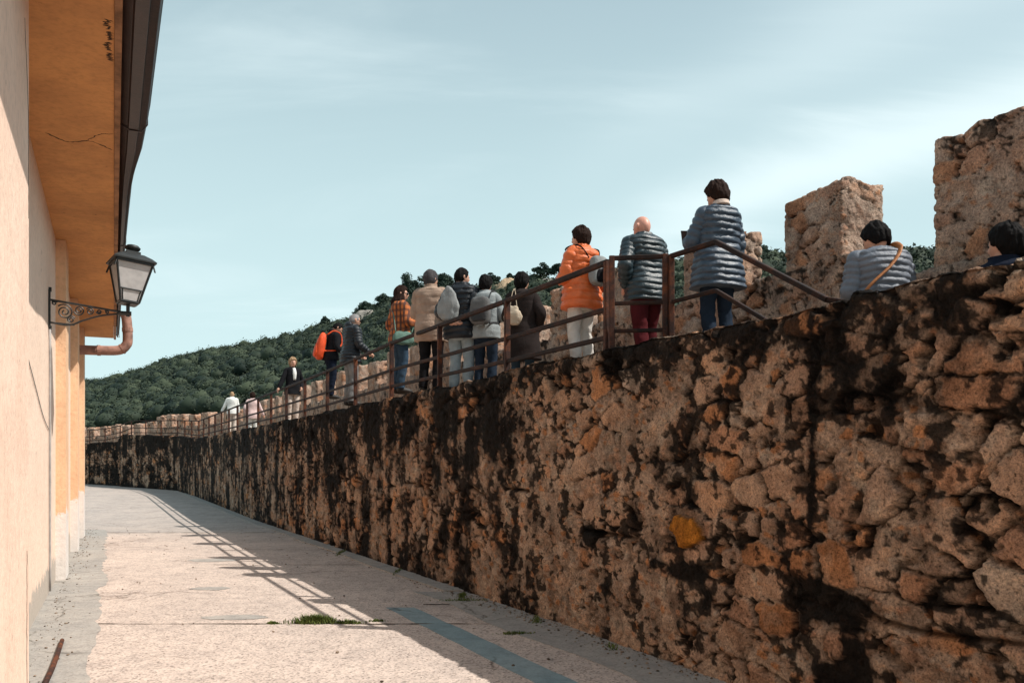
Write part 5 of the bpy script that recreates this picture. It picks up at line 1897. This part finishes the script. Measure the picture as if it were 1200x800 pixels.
# 6 black puffer, hands behind his back
p = Person('man in a black puffer jacket and pale jeans with hands clasped behind his back', 541, 4.98, 315, 1.76, -20, GP, arms=('back', 'back'), yaw=-35)
p.jacket(puf_black, hem=0.76, ease=0.062, puff=0.026, pitch=0.070, collar=0.06, sleeve=0.084, seed=13, sl_end=.94)
p.trousers(denim_l, r=0.094); p.shoes(M['shoe_light']); p.hair(hair_black, 'short', 11, 1.3)
box_bag(p, 'drawstring_bag', 'light grey drawstring bag on the black puffer jacket', 'bag', (bag_lg, black), (-0.10, -0.215, 1.20), (0.30, 0.11, 0.46), pw=2.8, taper=.55, wr=.035,
        straps=([(-.14, -.17, 1.36), (-.15, -.07, 1.475), (-.14, .07, 1.44), (-.19, .12, 1.25), (-.21, .0, 1.06)], [(-.05, -.18, 1.40), (-.06, -.10, 1.48), (-.08, .06, 1.45)]), pocket=False, strap_r=.008)

# 7 beige jacket
p = Person('grey haired person in a beige jacket and dark trousers seen from behind', 505, 4.86, 318, 1.80, -14, GP, arms=('pocket', 'front'), yaw=-20)
p.jacket(beige, hem=0.72, ease=0.052, puff=0.010, pitch=0.11, collar=0.06, sleeve=0.080, seed=15, wrinkle=.02)
p.trousers(black, r=0.090); p.shoes(); p.hair(hair_grey_d, 'full', 13, .75)

# 8 plaid shirt
p = Person('long haired woman in an orange and brown plaid jacket and sunglasses', 469, 4.92, 336, 1.76, -62, GP, arms=('front', 'pocket'), female=True, yaw=-12)
p.jacket(M['plaid'], hem=0.80, ease=0.040, flare=0.03, sleeve=0.074, seed=17, wrinkle=.02)
p.trousers(denim, r=0.088); p.shoes(); p.hair(hair_brown, 'long', 15, 1.0); p.sunglasses()
box_bag(p, 'shoulder_bag', 'sage green shoulder bag at the hip of the woman in plaid', 'bag', (bag_green, bag_green), (0.19, -0.02, 0.86), (0.13, 0.34, 0.21), pw=3.5,
        straps=([(.20, -.15, .95), (.12, -.15, 1.20), (-.06, -.13, 1.42), (-.13, 0, 1.47), (-.06, .14, 1.36), (.12, .18, 1.12), (.20, .12, .95)],), strap_r=.009, pocket=False)

# 9 grey haired man with sunglasses
p = Person('grey haired man in sunglasses and a dark puffer jacket walking to the right', 411, 4.90, 367, 1.82, -58, GP, arms=('rail', 'rail'), lean=.10, yaw=2, fine=False)
p.jacket(puf_black, hem=0.78, ease=0.052, puff=0.022, pitch=0.06, collar=0.05, sleeve=0.080, seed=19, hood=True)
p.trousers(grey_t, r=0.094); p.shoes(); p.hair(hair_grey, 'crop', 17); p.sunglasses()
# 10 person with the orange pack, bent forward
p = Person('walker in black bending forward under an orange red backpack', 388, 5.10, 376, 1.74, -66, GP, arms=('rail', 'front'), lean=.20, yaw=0, nod=22, fine=False)
p.jacket(black, hem=0.84, ease=0.040, collar=0.04, sleeve=0.074, seed=21, hood=True)
p.trousers(navy, r=0.092); p.shoes(); p.hair(hair_black, 'short', 19)
box_bag(p, 'backpack', 'orange red backpack on the walker bending forward', 'backpack', (red_bag, red_bag), (0, -0.26, 1.12), (0.31, 0.20, 0.56), pw=3.4, taper=.34, wr=.02,
        straps=([(.11, -.18, 1.38), (.12, -.06, 1.465), (.11, .08, 1.42), (.13, .15, 1.25), (.17, .04, 1.05), (.12, -.2, 1.0)], [(-.11, -.18, 1.38), (-.12, -.06, 1.465), (-.11, .08, 1.42), (-.13, .15, 1.25), (-.17, .04, 1.05), (-.12, -.2, 1.0)]))

# 11 fair haired woman facing us
p = Person('fair curly haired woman in a black jacket facing back along the rampart', 343, 4.95, 420, 1.66, 215, GP, arms=('side', 'pocket'), female=True, yaw=-6, fine=False)
p.jacket(black, hem=0.74, ease=0.035, collar=0.02, sleeve=0.068, seed=23)
v, f = limb(np.array([(0, .125, 1.12), (0, .125, 1.30), (0, .088, 1.43)]), [0.04, 0.06, 0.045], 8, 12)
p.part('shirt', v, f, white_s)
p.trousers(fb('pale_beige_cloth', (0.55, 0.46, 0.40)), r=0.088); p.shoes(M['shoe_light']); p.hair(hair_fair, 'curly', 21)
# 12, 13 far pair
p = Person('distant walker in a white shirt and pale trousers, left of the far pair', 272, 5.25, 459, 1.68, 18, GP, arms=('down', 'side'), fine=False)
p.jacket(white_s, hem=0.80, ease=0.04, sleeve=0.07, seed=25, name='shirt'); p.trousers(fb('pale_beige_cloth', (0.55, 0.46, 0.40)), r=.09); p.shoes(M['shoe_light']); p.hair(hair_fair, 'short', 23)
p = Person('distant walker in a pink shirt and white trousers, right of the far pair', 296, 5.25, 460, 1.64, 30, GP, arms=('side', 'pocket'), female=True, fine=False)
p.jacket(pink, hem=0.76, ease=0.045, sleeve=0.075, seed=27, name='shirt', flare=.03); p.trousers(white_s, r=.09); p.shoes(M['shoe_light']); p.hair(hair_brown, 'bob', 25)

# 14 man with the tan strap, down on the stair
p = Person('dark haired man in a grey striped quilted jacket with a tan strap', 1035, 5.90, 255, 1.66, 6, GP, arms=('front', 'front'), lean=.16, nod=14, yaw=18)
p.jacket(puf_grey, hem=0.78, ease=0.062, puff=0.024, pitch=0.052, collar=0.03, sleeve=0.084, seed=29)
p.trousers(navy); p.shoes(); p.hair(hair_black, 'full', 27, .8)
box_bag(p, 'shoulder_bag', 'dark bag on a tan leather strap across the grey striped jacket', 'bag', (black, tan_strap), (-0.24, -0.10, 0.93), (0.12, 0.26, 0.24),
        straps=([(-.26, -.10, 1.02), (-.19, -.195, 1.12), (-.03, -.215, 1.27), (.085, -.165, 1.42), (.10, -.02, 1.50), (.03, .13, 1.38), (-.15, .2, 1.15), (-.25, .05, 1.0)],), pocket=False, strap_r=.024)
# 15 only the head shows above the wall top
p = Person('dark haired person whose head just clears the wall top beside the nearest merlon', 1177, 5.90, 266, 1.72, -35, GP, arms=('down', 'down'), yaw=60)
p.jacket(navy, hem=0.78, ease=0.045, seed=31); p.trousers(navy); p.shoes(); p.hair(hair_black, 'full', 29, .9)

# ------------------------------------------------------------------ grit, dry leaves and weeds gathered along the edges
rg = np.random.default_rng(21)
n = 2600
yy_ = rg.uniform(5.6, 22, n)
side = rg.random(n)
tt = np.abs(rg.normal(size=n)) * 0.13
xx_ = np.where(side < .78, WF(yy_) - 0.03 - tt * 1.3, np.where(side < .93, BF(yy_) - 0.05 + tt * 1.4, BF(yy_) + rg.uniform(.6, 4.6, n)))
zz_ = gz(yy_) + 0.01
sz = 0.003 + 0.010 * rg.random(n) ** 3
iv, if_ = ico()
lump = 1 + .6 * (rg.random((n, 12, 1)) - .5)
V = np.stack([xx_, yy_, zz_], -1)[:, None, :] + iv[None] * sz[:, None, None] * lump * np.array([1.3, 1.3, .7])
F = (np.arange(n)[:, None, None] * 12 + if_[None]).reshape(-1, 3)
M['grit'] = leaf_mat('grit_and_leaves', (0.05, 0.035, 0.022), (0.30, 0.23, 0.17), 30)
tag(link('grit', quad_mesh('grit', V.reshape(-1, 3), F), M['grit']), 'grit and dry crumbs gathered along the foot of the walls', 'grit', kind='stuff')
for k, (c_, y_, w_, n_, h_) in enumerate(((4.30, 10.2, .25, 160, .05), (4.36, 12.6, .4, 200, .05), (4.38, 8.6, .3, 120, .04), (4.35, 15.5, .5, 220, .06), (4.36, 7.3, .2, 90, .035))):
    tuft(c_ - K * y_, y_, 0.06, w_, n_, h_, 40 + k, ['short weeds at the wall foot by the end of the drain channel', 'low weeds at the wall foot under the plaid jacket', 'sparse weeds at the wall foot under the orange jacket',
         'taller weeds at the shaded wall foot further along', 'small weeds at the wall foot nearest the camera'][k], 'weeds along the rampart foot')
